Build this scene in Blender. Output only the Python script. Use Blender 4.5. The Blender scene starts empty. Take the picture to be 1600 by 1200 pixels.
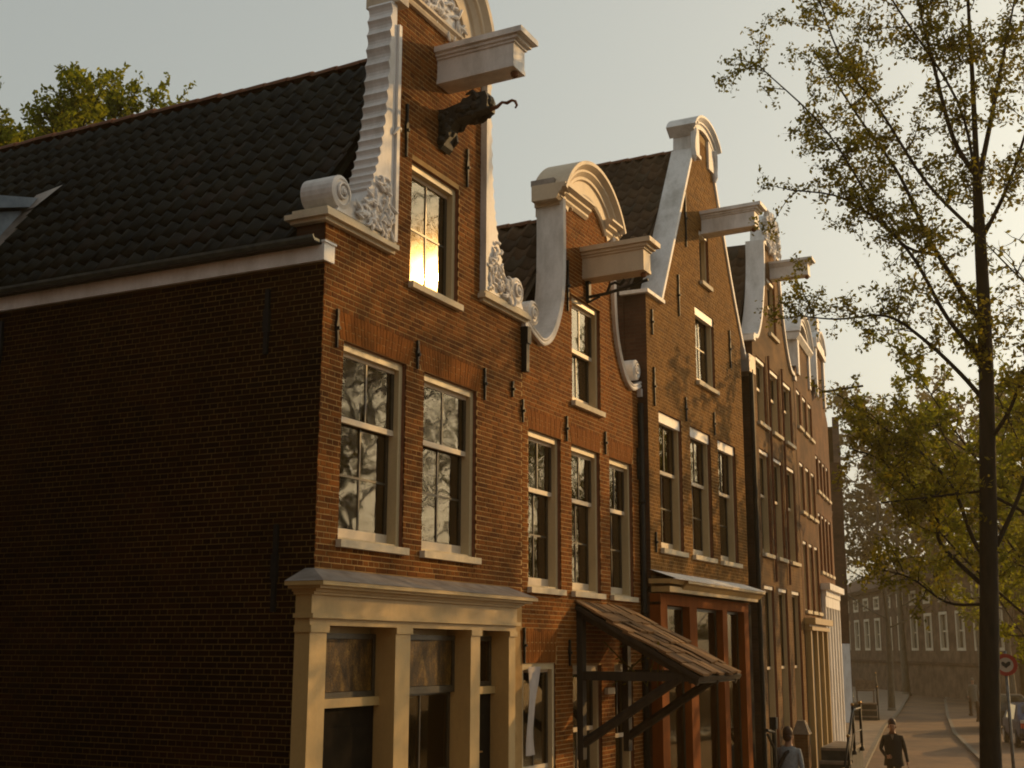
import bpy, math, random
import numpy as np
from mathutils import Vector, Matrix
from mathutils.geometry import tessellate_polygon
random.seed(7); RNG = np.random.default_rng(7)
PI = math.pi
scn = bpy.context.scene
COL = scn.collection
def rad(d): return math.radians(d)

# ------------------------------------------------------------------ camera
CAM = Vector((6.6, 0.0, 3.3))
yaw, pit, rol = rad(26.54), rad(11.86), rad(0.18)
fwd = Vector((-math.sin(yaw)*math.cos(pit), math.cos(yaw)*math.cos(pit), math.sin(pit)))
rt = Vector((math.cos(yaw), math.sin(yaw), 0)); up = rt.cross(fwd)
rt2 = rt*math.cos(rol) + up*math.sin(rol); up2 = -rt*math.sin(rol) + up*math.cos(rol)
cd = bpy.data.cameras.new('camera'); cam = bpy.data.objects.new('camera', cd); COL.objects.link(cam)
cd.sensor_width = 36; cd.lens = 1974/1600*36; cd.clip_start = .1; cd.clip_end = 2000
mw = Matrix((rt2, up2, -fwd)).transposed().to_4x4(); mw.translation = CAM; cam.matrix_world = mw
scn.camera = cam
# ------------------------------------------------------------------ light
SUN = Vector((.475, .830, .2905)).normalized()          # towards the sun
SEL = math.asin(SUN.z); SAZ = math.atan2(SUN.x, SUN.y)
w = bpy.data.worlds.new('World'); scn.world = w; w.use_nodes = True
wt = w.node_tree; wt.nodes.clear()
wo = wt.nodes.new('ShaderNodeOutputWorld'); wb = wt.nodes.new('ShaderNodeBackground')
sk = wt.nodes.new('ShaderNodeTexSky'); sk.sky_type = 'NISHITA'; sk.sun_disc = False
sk.sun_elevation = SEL; sk.sun_rotation = SAZ; sk.dust_density = 6.0; sk.air_density = 1.0; sk.ozone_density = 1.0
hs = wt.nodes.new('ShaderNodeHueSaturation'); hs.inputs['Saturation'].default_value = .6; hs.inputs['Value'].default_value = 17
gm = wt.nodes.new('ShaderNodeGamma'); gm.inputs['Gamma'].default_value = .5   # softened by the haze aloft
mx = wt.nodes.new('ShaderNodeMix'); mx.data_type = 'RGBA'; mx.blend_type = 'MULTIPLY'; mx.inputs[0].default_value = 1
mx.inputs[7].default_value = (1.0, 1.0, .87, 1)          # the warm cast of the thin high haze, the same all round
wt.links.new(sk.outputs[0], hs.inputs['Color']); wt.links.new(hs.outputs[0], gm.inputs[0]); wt.links.new(gm.outputs[0], mx.inputs[6])
wt.links.new(mx.outputs[2], wb.inputs['Color']); wt.links.new(wb.outputs[0], wo.inputs['Surface'])
wb.inputs['Strength'].default_value = .119
sl = bpy.data.lights.new('sun', 'SUN'); sl.energy = 4.5; sl.angle = rad(.53); sl.color = (1.0, .58, .20)
so = bpy.data.objects.new('sun', sl); COL.objects.link(so)
so.rotation_euler = (-SUN).to_track_quat('-Z', 'Y').to_euler(); so.location = (20, 30, 40)
vs = scn.view_settings; vs.view_transform = 'Standard'; vs.look = 'None'; vs.gamma = 1; vs.use_curve_mapping = False
vs.exposure = -0.62
scn.cycles.max_bounces = 6; scn.cycles.transparent_max_bounces = 12; scn.cycles.volume_bounces = 0
scn.cycles.filter_width = 1.9

# ------------------------------------------------------------------ materials
def mat(name, build=None):
    m = bpy.data.materials.new(name); m.use_nodes = True
    nt = m.node_tree; b = nt.nodes['Principled BSDF']
    if build: build(nt, b)
    return m
def N(nt, t, **k):
    n = nt.nodes.new(t)
    for a, v in k.items(): setattr(n, a, v)
    return n
def ramp(nt, fac, stops):
    r = N(nt, 'ShaderNodeValToRGB'); e = r.color_ramp.elements
    while len(e) < len(stops): e.new(.5)
    for i, (p, c) in enumerate(stops): e[i].position = p; e[i].color = (*c, 1)
    nt.links.new(fac, r.inputs[0]); return r.outputs[0]
def noise(nt, scale, detail=4, rough=.6, coord='Object', vec=None, stretch=None, world=False):
    n = N(nt, 'ShaderNodeTexNoise'); n.inputs['Scale'].default_value = scale
    n.inputs['Detail'].default_value = detail; n.inputs['Roughness'].default_value = rough
    tc = N(nt, 'ShaderNodeTexCoord'); o = tc.outputs[coord]
    if world: o = N(nt, 'ShaderNodeNewGeometry').outputs['Position']
    if stretch:
        mp = N(nt, 'ShaderNodeMapping'); mp.inputs['Scale'].default_value = stretch
        nt.links.new(o, mp.inputs[0]); o = mp.outputs[0]
    nt.links.new(o, n.inputs['Vector']); return n.outputs[0]
def mixc(nt, fac, a, b, mode='MIX'):
    m = N(nt, 'ShaderNodeMix', data_type='RGBA', blend_type=mode)
    for i, v in ((0, fac), (6, a), (7, b)):
        if hasattr(v, 'is_linked'): nt.links.new(v, m.inputs[i])
        elif i == 0: m.inputs[0].default_value = v
        else: m.inputs[i].default_value = (*v, 1)
    return m.outputs[2]
def bump(nt, b, h, strength=.3, dist=.01):
    bp = N(nt, 'ShaderNodeBump'); bp.inputs['Strength'].default_value = strength; bp.inputs['Distance'].default_value = dist
    nt.links.new(h, bp.inputs['Height']); nt.links.new(bp.outputs[0], b.inputs['Normal'])
def simple(name, c1, c2, scale=8, rough=.7, bstr=.15, metal=0, spec=.4, stretch=None, lo=.35, hi=.65):
    def f(nt, b):
        n = noise(nt, scale, 5, .65, stretch=stretch)
        nt.links.new(ramp(nt, n, [(lo, c1), (hi, c2)]), b.inputs['Base Color'])
        b.inputs['Roughness'].default_value = rough; b.inputs['Metallic'].default_value = metal
        b.inputs['Specular IOR Level'].default_value = spec
        if bstr: bump(nt, b, n, bstr)
    return mat(name, f)
def brickmat(name, stops, soot=.5, spec=.08, rough=.85):
    def f(nt, b):
        g = N(nt, 'ShaderNodeNewGeometry'); oi = N(nt, 'ShaderNodeObjectInfo')
        a = N(nt, 'ShaderNodeMath', operation='ADD'); fr = N(nt, 'ShaderNodeMath', operation='FRACT')
        nt.links.new(g.outputs['Random Per Island'], a.inputs[0]); nt.links.new(oi.outputs['Random'], a.inputs[1])
        nt.links.new(a.outputs[0], fr.inputs[0])
        c = ramp(nt, fr.outputs[0], stops)
        n1 = noise(nt, .9, 5, .65, world=True); n2 = noise(nt, 40, 3, .7, world=True)
        k = ramp(nt, n1, [(.32, (soot,)*3), (.62, (1, 1, 1))])
        c = mixc(nt, 1.0, c, k, 'MULTIPLY')
        c = mixc(nt, .5, c, ramp(nt, n2, [(.3, (.55, .5, .48)), (.7, (1.25, 1.2, 1.15))]), 'MULTIPLY')
        nt.links.new(c, b.inputs['Base Color']); b.inputs['Roughness'].default_value = rough
        b.inputs['Specular IOR Level'].default_value = spec
        bump(nt, b, n2, .35, .004)
    return mat(name, f)
def brickflat(name, c1, c2, mortar, bw=.19, bh=.055):
    def f(nt, b):
        tc = N(nt, 'ShaderNodeTexCoord'); sp = N(nt, 'ShaderNodeSeparateXYZ'); cb = N(nt, 'ShaderNodeCombineXYZ')
        ad = N(nt, 'ShaderNodeMath', operation='ADD')
        nt.links.new(tc.outputs['Object'], sp.inputs[0])
        nt.links.new(sp.outputs['X'], ad.inputs[0]); nt.links.new(sp.outputs['Y'], ad.inputs[1])
        nt.links.new(ad.outputs[0], cb.inputs['X']); nt.links.new(sp.outputs['Z'], cb.inputs['Y'])
        t = N(nt, 'ShaderNodeTexBrick'); t.inputs['Scale'].default_value = 1
        t.inputs['Brick Width'].default_value = bw; t.inputs['Row Height'].default_value = bh; t.inputs['Mortar Size'].default_value = .006
        t.inputs['Color1'].default_value = (*c1, 1); t.inputs['Color2'].default_value = (*c2, 1); t.inputs['Mortar'].default_value = (*mortar, 1)
        nt.links.new(cb.outputs[0], t.inputs['Vector'])
        k = ramp(nt, noise(nt, 1.1, 5, .65), [(.35, (.45, .43, .42)), (.62, (1.15, 1.12, 1.1))])
        nt.links.new(mixc(nt, 1.0, t.outputs['Color'], k, 'MULTIPLY'), b.inputs['Base Color'])
        b.inputs['Roughness'].default_value = .9; b.inputs['Specular IOR Level'].default_value = .2
        bump(nt, b, t.outputs['Fac'], -.4, .006)
    return mat(name, f)
def paint(name, c, dirt, amount=.5, rough=.5, scale=3):
    def f(nt, b):
        n1 = noise(nt, scale, 6, .7, stretch=(1, 1, .35)); n2 = noise(nt, 30, 3, .6)
        c1 = mixc(nt, ramp(nt, n1, [(.45, (0, 0, 0)), (.75, (amount,)*3)]), c, dirt)
        nt.links.new(mixc(nt, .25, c1, ramp(nt, n2, [(.3, (.75,)*3), (.7, (1.05,)*3)]), 'MULTIPLY'), b.inputs['Base Color'])
        b.inputs['Roughness'].default_value = rough; bump(nt, b, n2, .08, .004)
    return mat(name, f)
def glass(name, tint=(.75, .78, .72), wav=.0035, ior=1.95, rough=.03):
    m = bpy.data.materials.new(name); m.use_nodes = True; nt = m.node_tree; nt.nodes.clear()
    o = N(nt, 'ShaderNodeOutputMaterial'); mi = N(nt, 'ShaderNodeMixShader')
    t = N(nt, 'ShaderNodeBsdfTransparent'); t.inputs[0].default_value = (*tint, 1)
    g = N(nt, 'ShaderNodeBsdfGlossy'); g.inputs['Roughness'].default_value = rough; g.inputs[0].default_value = (1, .84, .62, 1)
    g2 = N(nt, 'ShaderNodeBsdfGlossy'); g2.inputs['Roughness'].default_value = .085; g2.inputs[0].default_value = (1, .85, .6, 1)   # the dusty film on old panes
    gx = N(nt, 'ShaderNodeMixShader'); gx.inputs[0].default_value = .17
    nt.links.new(g.outputs[0], gx.inputs[1]); nt.links.new(g2.outputs[0], gx.inputs[2])
    fr = N(nt, 'ShaderNodeFresnel'); fr.inputs[0].default_value = ior
    bp = N(nt, 'ShaderNodeBump'); bp.inputs['Strength'].default_value = 1; bp.inputs['Distance'].default_value = wav
    nt.links.new(noise(nt, 2.2, 1, .5), bp.inputs['Height'])
    nt.links.new(bp.outputs[0], g.inputs['Normal'])
    nt.links.new(fr.outputs[0], mi.inputs[0]); nt.links.new(t.outputs[0], mi.inputs[1]); nt.links.new(gx.outputs[0], mi.inputs[2])
    nt.links.new(mi.outputs[0], o.inputs[0]); return m

M = {}
M['brick1'] = brickmat('brick front corner house', [(0, (.12, .038, .008)), (.35, (.20, .066, .011)), (.7, (.25, .088, .016)), (1, (.15, .056, .013))], .62)
M['brick1s'] = brickmat('brick side wall shade tone', [(0, (.024, .008, .002)), (.4, (.036, .012, .003)), (.8, (.050, .018, .004)), (1, (.03, .013, .004))], .38, .04)  # side brick far darker than the front: the wall's shade put into its colour
M['brick2'] = brickmat('brick orange', [(0, (.17, .052, .008)), (.4, (.26, .084, .012)), (.8, (.31, .106, .016)), (1, (.19, .07, .015))], .62)
M['brick3'] = brickmat('brick yellow brown', [(0, (.18, .08, .018)), (.4, (.25, .115, .025)), (.8, (.29, .14, .032)), (1, (.18, .09, .026))], .7)
M['strek'] = brickmat('rubbed arch brick', [(0, (.22, .075, .013)), (.5, (.28, .098, .017)), (1, (.25, .088, .017))], .8)
M['mortar'] = simple('lime mortar', (.32, .19, .065), (.46, .29, .115), 3, .95, .1)
M['mortars'] = simple('shade tone mortar', (.10, .062, .02), (.19, .12, .04), 2, .95, .1, 0, .04)  # side wall joints, darkened along with the brick to carry its shade
M['reveal'] = simple('brick reveal', (.16, .06, .028), (.24, .10, .045), 14, .9, .3)
M['brick4'] = brickflat('brick light brown', (.20, .105, .036), (.15, .072, .024), (.20, .13, .06))
M['brick5'] = brickflat('brick mid brown', (.18, .085, .03), (.14, .062, .022), (.17, .11, .055))
M['brick6'] = brickflat('brick red brown', (.17, .072, .026), (.13, .052, .02), (.16, .10, .05))
M['bricks'] = brickflat('brick dark party wall', (.10, .05, .028), (.075, .036, .02), (.09, .06, .04))
M['bricke'] = brickflat('brick end building', (.17, .10, .06), (.13, .08, .05), (.15, .11, .08))
M['white'] = paint('white paint', (.84, .80, .76), (.42, .36, .28), .6)
M['whitew'] = paint('weathered white paint', (.78, .745, .72), (.30, .27, .22), .75, .6, 2.2)
M['cream'] = paint('cream paint', (.49, .33, .13), (.26, .17, .06), .5, .45)
M['creamj'] = paint('cream window frame', (.60, .47, .27), (.38, .28, .14), .5, .45)
M['beige'] = paint('beige paint', (.60, .48, .34), (.38, .28, .18), .6, .6)
M['stone'] = paint('sill stone', (.68, .58, .42), (.38, .31, .2), .6, .8)
M['rail'] = paint('sash rail', (.66, .54, .40), (.42, .33, .22), .5, .5)
M['sash'] = simple('dark sash paint', (.035, .025, .014), (.06, .045, .025), 12, .4, .05)
M['glass'] = glass('old window glass')
M['glassd'] = glass('shop glass', (.8, .75, .65), .002, 1.32)
M['amber'] = None
def fa(nt, b):
    n1 = noise(nt, 7, 5, .75, stretch=(1, 1, .45)); n2 = noise(nt, 60, 2, .5)
    c = mixc(nt, .6, ramp(nt, n1, [(.36, (.022, .009, .001)), (.52, (.10, .048, .006)), (.72, (.30, .17, .035))]), ramp(nt, n2, [(.35, (.3, .3, .3)), (.65, (1.2, 1.2, 1.2))]), 'MULTIPLY')
    nt.links.new(c, b.inputs['Base Color']); b.inputs['Roughness'].default_value = .45; b.inputs['Specular IOR Level'].default_value = .2
    bump(nt, b, n2, .7, .004)
M['amber'] = mat('amber lace', fa)
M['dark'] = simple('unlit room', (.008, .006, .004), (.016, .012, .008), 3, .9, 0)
M['curtain'] = simple('grey curtain', (.20, .175, .14), (.34, .30, .25), 2.2, .95, .1, stretch=(1, 14, .3))
M['tile1'] = brickmat('black glazed pantile', [(0, (.006, .007, .004)), (.5, (.012, .013, .007)), (.85, (.020, .019, .010)), (1, (.03, .02, .012))], .6, .22, .5)
M['tile2'] = brickmat('weathered pantile', [(0, (.07, .045, .028)), (.5, (.10, .065, .038)), (.85, (.13, .08, .045)), (1, (.075, .06, .04))], .6, .3)
M['tile3'] = brickmat('canopy tile', [(0, (.07, .034, .012)), (.45, (.18, .095, .036)), (.8, (.34, .2, .09)), (1, (.12, .065, .03))], .6, .3)
M['ridge'] = simple('ridge tile', (.12, .045, .02), (.2, .08, .035), 6, .85, .2)
M['lead'] = simple('lead sheet', (.22, .18, .15), (.36, .31, .27), 5, .55, .15, .3)
M['zinc'] = simple('zinc sheet', (.22, .27, .33), (.36, .42, .48), 4, .5, .08, .2)
M['zincd'] = simple('grey green zinc', (.08, .10, .10), (.15, .17, .16), 6, .5, .1, .3)
M['iron'] = simple('black iron', (.008, .008, .007), (.022, .018, .014), 20, .6, .2, .4)
M['carve'] = simple('dark carved wood', (.012, .010, .006), (.036, .029, .018), 14, .6, .5)
M['wood'] = simple('dark timber', (.018, .012, .007), (.045, .03, .018), 10, .75, .3, stretch=(1, 1, .2))
M['redwood'] = simple('red brown paint', (.17, .045, .006), (.24, .068, .010), 5, .8, .08, 0, .08, stretch=(1, 1, .2))
M['doorp'] = simple('dark door', (.008, .006, .004), (.018, .013, .008), 5, .85, .1, 0, .05)
M['cloth'] = simple('pale cloth', (.42, .36, .32), (.6, .53, .48), 6, .9, .3, stretch=(1, 1, .3))
M['bark'] = simple('bark', (.006, .004, .002), (.022, .015, .007), 12, .95, .6, stretch=(1, 1, .25))
M['bark2'] = simple('pale bark', (.10, .08, .055), (.18, .145, .10), 12, .95, .5, stretch=(1, 1, .25))
M['gold'] = simple('brass', (.36, .2, .06), (.5, .3, .1), 10, .35, 0, .9)
M['blue'] = simple('blue car paint', (.012, .022, .06), (.02, .035, .085), 3, .3, 0)
M['blackcar'] = simple('dark rubber', (.012, .011, .009), (.03, .026, .02), 8, .6, .1)
M['redlamp'] = simple('red lamp', (.45, .06, .02), (.55, .08, .03), 8, .3, 0)
M['chrome'] = simple('pale metal', (.6, .56, .5), (.75, .7, .62), 8, .3, 0, .6)
M['signred'] = simple('sign red', (.30, .03, .02), (.38, .045, .025), 6, .5, 0)
M['signwhite'] = simple('sign white', (.42, .36, .27), (.5, .43, .33), 6, .5, 0)
M['signblack'] = simple('sign black', (.012, .012, .01), (.025, .022, .018), 6, .5, 0)
M['galv'] = simple('galvanised post', (.12, .12, .11), (.22, .21, .19), 10, .5, .1, .5)
M['skin'] = simple('skin', (.36, .19, .11), (.44, .24, .15), 9, .6, .05)
M['hair'] = simple('dark hair', (.03, .012, .006), (.07, .026, .012), 40, .6, .4, stretch=(1, 1, .3))
M['jacket'] = simple('dark jacket', (.014, .012, .010), (.028, .022, .017), 30, .85, .2)
M['trouser'] = simple('brown trousers', (.03, .022, .016), (.05, .036, .024), 30, .9, .2)
M['shirt'] = simple('grey blue shirt', (.20, .22, .23), (.30, .32, .33), 20, .9, .2)
M['shirtw'] = simple('white shirt', (.6, .57, .52), (.7, .66, .6), 20, .9, .1)
M['coat'] = simple('grey coat', (.14, .12, .09), (.2, .17, .13), 20, .9, .2)
M['step'] = simple('worn blue stone', (.16, .12, .085), (.26, .2, .14), 6, .8, .2)
M['stepd'] = simple('dark stone risers', (.03, .028, .022), (.06, .052, .04), 6, .8, .2)
def fl(c1, c2, tr):
    def f(nt, b):
        g = N(nt, 'ShaderNodeNewGeometry')
        c = ramp(nt, g.outputs['Random Per Island'], [(0, c1), (1, c2)])
        d = N(nt, 'ShaderNodeBsdfDiffuse'); t = N(nt, 'ShaderNodeBsdfTranslucent'); m = N(nt, 'ShaderNodeMixShader')
        m.inputs[0].default_value = tr
        nt.links.new(c, d.inputs[0]); nt.links.new(mixc(nt, 1, c, (1.5, 1.35, .6), 'MULTIPLY'), t.inputs[0])
        nt.links.new(d.outputs[0], m.inputs[1]); nt.links.new(t.outputs[0], m.inputs[2])
        nt.links.new(m.outputs[0], nt.nodes['Material Output'].inputs[0])
    return f
M['leaf'] = mat('young spring leaf', fl((.09, .085, .018), (.22, .20, .035), .58))
M['leaf2'] = mat('green leaf', fl((.10, .115, .016), (.22, .24, .03), .58))
M['leaf3'] = mat('bud haze', fl((.10, .085, .05), (.16, .14, .08), .4))
def fp(nt, b):
    tc = N(nt, 'ShaderNodeTexCoord')
    t = N(nt, 'ShaderNodeTexBrick'); t.inputs['Scale'].default_value = 1; t.inputs['Brick Width'].default_value = .21
    t.inputs['Row Height'].default_value = .11; t.inputs['Mortar Size'].default_value = .008
    t.inputs['Color1'].default_value = (.22, .125, .055, 1); t.inputs['Color2'].default_value = (.17, .092, .042, 1); t.inputs['Mortar'].default_value = (.10, .075, .05, 1)
    nt.links.new(tc.outputs['Object'], t.inputs['Vector'])
    k = ramp(nt, noise(nt, .35, 6, .7), [(.35, (.55, .52, .5)), (.62, (1.15, 1.1, 1.0))])
    nt.links.new(mixc(nt, 1, t.outputs['Color'], k, 'MULTIPLY'), b.inputs['Base Color']); b.inputs['Roughness'].default_value = .8
    bump(nt, b, t.outputs['Fac'], -.4, .01)
M['pave'] = mat('clinker paving', fp)
M['ground'] = simple('packed ground', (.12, .085, .055), (.19, .14, .09), .8, .9, .2)
M['slab'] = simple('pavement slabs', (.20, .14, .09), (.30, .22, .145), 1.2, .85, .2)
M['kerb'] = simple('granite kerb', (.13, .105, .075), (.21, .17, .12), 3, .8, .2)
M['water'] = simple('canal water', (.03, .03, .02), (.05, .045, .03), 1, .08, .25, 0, .5)

# ------------------------------------------------------------------ mesh builder
class MB:
    def __init__(s): s.v = []; s.f = []; s.m = []
    def add(s, vs, fs, mi=0):
        o = len(s.v); s.v += [tuple(v) for v in vs]
        for f in fs: s.f.append(tuple(i+o for i in f)); s.m.append(mi)
        return s
    def box(s, x0, x1, y0, y1, z0, z1, mi=0):
        return s.add([(x0,y0,z0),(x1,y0,z0),(x1,y1,z0),(x0,y1,z0),(x0,y0,z1),(x1,y0,z1),(x1,y1,z1),(x0,y1,z1)],
            [(0,3,2,1),(4,5,6,7),(0,1,5,4),(1,2,6,5),(2,3,7,6),(3,0,4,7)], mi)
    def prism(s, pts, n0, n1, mi=0, holes=()):
        "polygon in the facade plane (s,z), pushed from n0 (back) to n1 (front)"
        loops = [list(pts)] + [list(h) for h in holes]
        tri = tessellate_polygon([[Vector((a, b, 0)) for a, b in l] for l in loops])
        flat = [p for l in loops for p in l]; k = len(flat)
        s.add([(n1, a, b) for a, b in flat] + [(n0, a, b) for a, b in flat],
              [tuple(t) for t in tri] + [tuple(i+k for i in reversed(t)) for t in tri], mi)
        o = 0
        for l in loops:
            q = len(l)
            s.add([(n1, a, b) for a, b in l] + [(n0, a, b) for a, b in l], [(i, (i+1) % q, (i+1) % q+q, i+q) for i in range(q)], mi)
        return s
    def sweep(s, prof, path, mi=0, cap=True):
        "closed profile (n, r) carried along a path (s,z); r along the left normal"
        P = [Vector(p) for p in path]; k = len(prof); rings = []
        for i, p in enumerate(P):
            if i == 0: t = P[1]-P[0]
            elif i == len(P)-1: t = P[-1]-P[-2]
            else: t = (P[i+1]-P[i]).normalized() + (P[i]-P[i-1]).normalized()
            t.normalize(); nr = Vector((-t.y, t.x)); c = 1
            if 0 < i < len(P)-1: c = 1/max(.5, t.dot((P[i+1]-P[i]).normalized()))
            rings.append([(n, p.x+nr.x*r*c, p.y+nr.y*r*c) for n, r in prof])
        vs = [v for r in rings for v in r]; fs = []
        for i in range(len(P)-1):
            for j in range(k): a = i*k+j; b = i*k+(j+1) % k; fs.append((a, b, b+k, a+k))
        if cap: fs += [tuple(range(k)), tuple(range(len(vs)-1, len(vs)-k-1, -1))]
        return s.add(vs, fs, mi)
    def tube(s, pts, r, n=6, mi=0, cap=True):
        P = [Vector(p) for p in pts]; R = r if isinstance(r, (list, tuple)) else [r]*len(P)
        vs = []; fs = []; u = None
        for i, p in enumerate(P):
            t = (P[min(i+1, len(P)-1)]-P[max(i-1, 0)]).normalized()
            if u is None: u = t.orthogonal().normalized()
            else:
                u = u - t*u.dot(t)
                u = u.normalized() if u.length > 1e-6 else t.orthogonal().normalized()
            w_ = t.cross(u)
            for j in range(n):
                a = 2*PI*j/n; vs.append(p + (u*math.cos(a)+w_*math.sin(a))*R[i])
        for i in range(len(P)-1):
            for j in range(n): a = i*n+j; b = i*n+(j+1) % n; fs.append((a, b, b+n, a+n))
        if cap: fs += [tuple(range(n-1, -1, -1)), tuple(range(len(vs)-n, len(vs)))]
        return s.add(vs, fs, mi)
    def lathe(s, c, prof, n=12, axis='z', mi=0):
        vs = []; fs = []; k = len(prof)
        for j in range(n):
            a = 2*PI*j/n
            for r, h in prof:
                p = (r*math.cos(a), r*math.sin(a), h)
                if axis == 'x': p = (p[2], p[0], p[1])
                if axis == 'y': p = (p[1], p[2], p[0])
                vs.append((c[0]+p[0], c[1]+p[1], c[2]+p[2]))
        for j in range(n):
            for i in range(k-1): a = j*k+i; b = ((j+1) % n)*k+i; fs.append((a, b, b+1, a+1))
        return s.add(vs, fs, mi)
    def ball(s, c, r, n=8, sx=1, sy=1, sz=1, mi=0):
        vs = []; fs = []; h = max(4, n//2+1)
        for i in range(h+1):
            p = PI*i/h
            for j in range(n):
                a = 2*PI*j/n; vs.append((c[0]+r*sx*math.sin(p)*math.cos(a), c[1]+r*sy*math.sin(p)*math.sin(a), c[2]+r*sz*math.cos(p)))
        for i in range(h):
            for j in range(n): a = i*n+j; b = i*n+(j+1) % n; fs.append((a, a+n, b+n, b))
        return s.add(vs, fs, mi)
    def build(s, name, mats, parent=None, smooth=False, loc=None, rotz=0):
        me = bpy.data.meshes.new(name); me.from_pydata(s.v, [], s.f)
        if not isinstance(mats, (list, tuple)): mats = [mats]
        for m_ in mats: me.materials.append(m_)
        if len(mats) > 1: me.polygons.foreach_set('material_index', s.m)
        if smooth: me.polygons.foreach_set('use_smooth', [True]*len(me.polygons))
        me.update()
        return link(name, me, parent, loc, rotz)
def link(name, me, parent=None, loc=None, rotz=0):
    o = bpy.data.objects.new(name, me); COL.objects.link(o)
    if parent: o.parent = parent
    if loc: o.location = loc
    if rotz: o.rotation_euler[2] = rotz
    return o
def tag(o, label=None, cat=None, group=None, kind=None):
    for k, v in (('label', label), ('category', cat), ('group', group), ('kind', kind)):
        if v: o[k] = v
    return o
def thing(name, label, cat, loc=(0, 0, 0), rotz=0, group=None):
    return tag(link(name, None, None, loc, rotz), label, cat, group)
def copytree(o, parent=None):
    c = o.copy(); COL.objects.link(c); c.parent = parent
    for ch in [q for q in bpy.data.objects if q.parent == o]: copytree(ch, c)
    return c
def arc(cx, cz, r, a0, a1, n=16, ry=None):
    ry = r if ry is None else ry
    return [(cx+r*math.cos(rad(a0+(a1-a0)*i/n)), cz+ry*math.sin(rad(a0+(a1-a0)*i/n))) for i in range(n+1)]
def spline(pts, n=6):
    P = [Vector(p) for p in pts]; P = [2*P[0]-P[1]] + P + [2*P[-1]-P[-2]]; out = []
    for i in range(1, len(P)-2):
        for k in range(n):
            t = k/n; a, b, c, d = P[i-1:i+3]
            out.append(tuple(.5*((2*b)+(c-a)*t+(2*a-5*b+4*c-d)*t*t+(3*b-a-3*c+d)*t**3)))
    out.append(tuple(P[-2])); return out

# ------------------------------------------------------------------ brickwork
BR = {}
def seen(p, nrm, area):
    d = CAM - p; L = d.length; v = p-CAM; z = v.dot(fwd)
    if z < .5: return 0
    if abs(v.dot(rt2)/z*1974) > 800 or abs(v.dot(up2)/z*1974) > 600: return 0
    c = max(0, d.dot(nrm)/L)
    return area*c/(L*L)
def laybricks(parent, m, spans, holes, z0, z1, tf, wmat, nrm, L=.178, course=.0535, j=.0095, pieces=0, stuffname='brick_facing'):
    """rows of real bricks. spans(z)->[(a,b)], holes=[(a,b,z0,z1)], tf(a,z,n)->local point, wmat: parent world matrix"""
    quads = []; row = 0; z = z0
    while z + course <= z1 + 1e-6:
        za, zb = z+j/2, z+course-j/2; zm = (za+zb)/2
        iv = list(spans(zm))
        for (ha, hb, hz0, hz1) in holes:
            if hz0 < zm < hz1:
                nv = []
                for a, b in iv:
                    if hb <= a or ha >= b: nv.append((a, b)); continue
                    if ha > a: nv.append((a, ha))
                    if hb < b: nv.append((hb, b))
                iv = nv
        full = L if row % 2 == 0 else (L+j)/2-j
        off = [0, L*.25, L*.5, L*.75][(row//2) % 2*2 + row % 2] if row % 2 == 0 else (L+j)/4
        step = full+j
        for a, b in iv:
            k = math.floor((a-off)/step); x = off+k*step
            while x < b:
                p, q = max(a, x+j/2), min(b, x+step-j/2)
                if q-p > .025: quads.append((p, q, za, zb, q-p > full-.002, row % 2))
                x += step
        z += course; row += 1
    R3 = wmat.to_3x3()
    scored = []
    if pieces:
        for i, (p, q, za, zb, fl_, t) in enumerate(quads):
            if fl_:
                c = wmat @ Vector(tf((p+q)/2, (za+zb)/2, 0)); sc = seen(c, R3 @ nrm, (q-p)*(zb-za))
                if sc > 0: scored.append((sc, i))
        scored.sort(reverse=True)
    return quads, scored
def emit(parent, m, quads, skip, tf, name='brick_facing'):
    vs = []; fs = []
    for i, (p, q, za, zb, fl_, t) in enumerate(quads):
        if i in skip: continue
        n1 = random.uniform(-.001, .002); n0 = -.016; e = .0012
        jz = random.uniform(-.0008, .0008)
        o = len(vs)
        for n, g in ((n0, 0), (n1-.002, 0), (n1, .0025)):
            vs += [tf(p+g, za+g+jz, n), tf(q-g, za+g+jz, n), tf(q-g, zb-g+jz, n), tf(p+g, zb-g+jz, n)]
        fs.append((o+8, o+9, o+10, o+11))
        for k in range(4):
            k2 = (k+1) % 4
            fs.append((o+k, o+k2, o+4+k2, o+4+k)); fs.append((o+4+k, o+4+k2, o+8+k2, o+8+k))
    me = bpy.data.meshes.new(name); me.from_pydata(vs, [], fs); me.materials.append(m); me.update()
    o = link(name, me, parent); o['kind'] = 'stuff'
    return o
def brickobjs(parent, m, quads, idx, tf, key):
    for i in idx:
        p, q, za, zb, fl_, t = quads[i]
        k = (key, t)
        if k not in BR:
            w_, h_ = (q-p)/2, (zb-za)/2; B = MB(); g = .0025; vs = []
            for n, gg in ((-.016, 0), (.0, 0), (.002, g)):
                vs += [tf(-w_+gg, -h_+gg, n), tf(w_-gg, -h_+gg, n), tf(w_-gg, h_-gg, n), tf(-w_+gg, h_-gg, n)]
            fs = [(8, 9, 10, 11)]
            for k1 in range(4):
                k2 = (k1+1) % 4; fs += [(k1, k2, 4+k2, 4+k1), (4+k1, 4+k2, 8+k2, 8+k1)]
            B.add(vs, fs); me = bpy.data.meshes.new('brick'); me.from_pydata(B.v, [], B.f); me.materials.append(m); BR[k] = me
        link('brick', BR[k], parent, tf((p+q)/2, (za+zb)/2, random.uniform(-.003, .0)))
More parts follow.
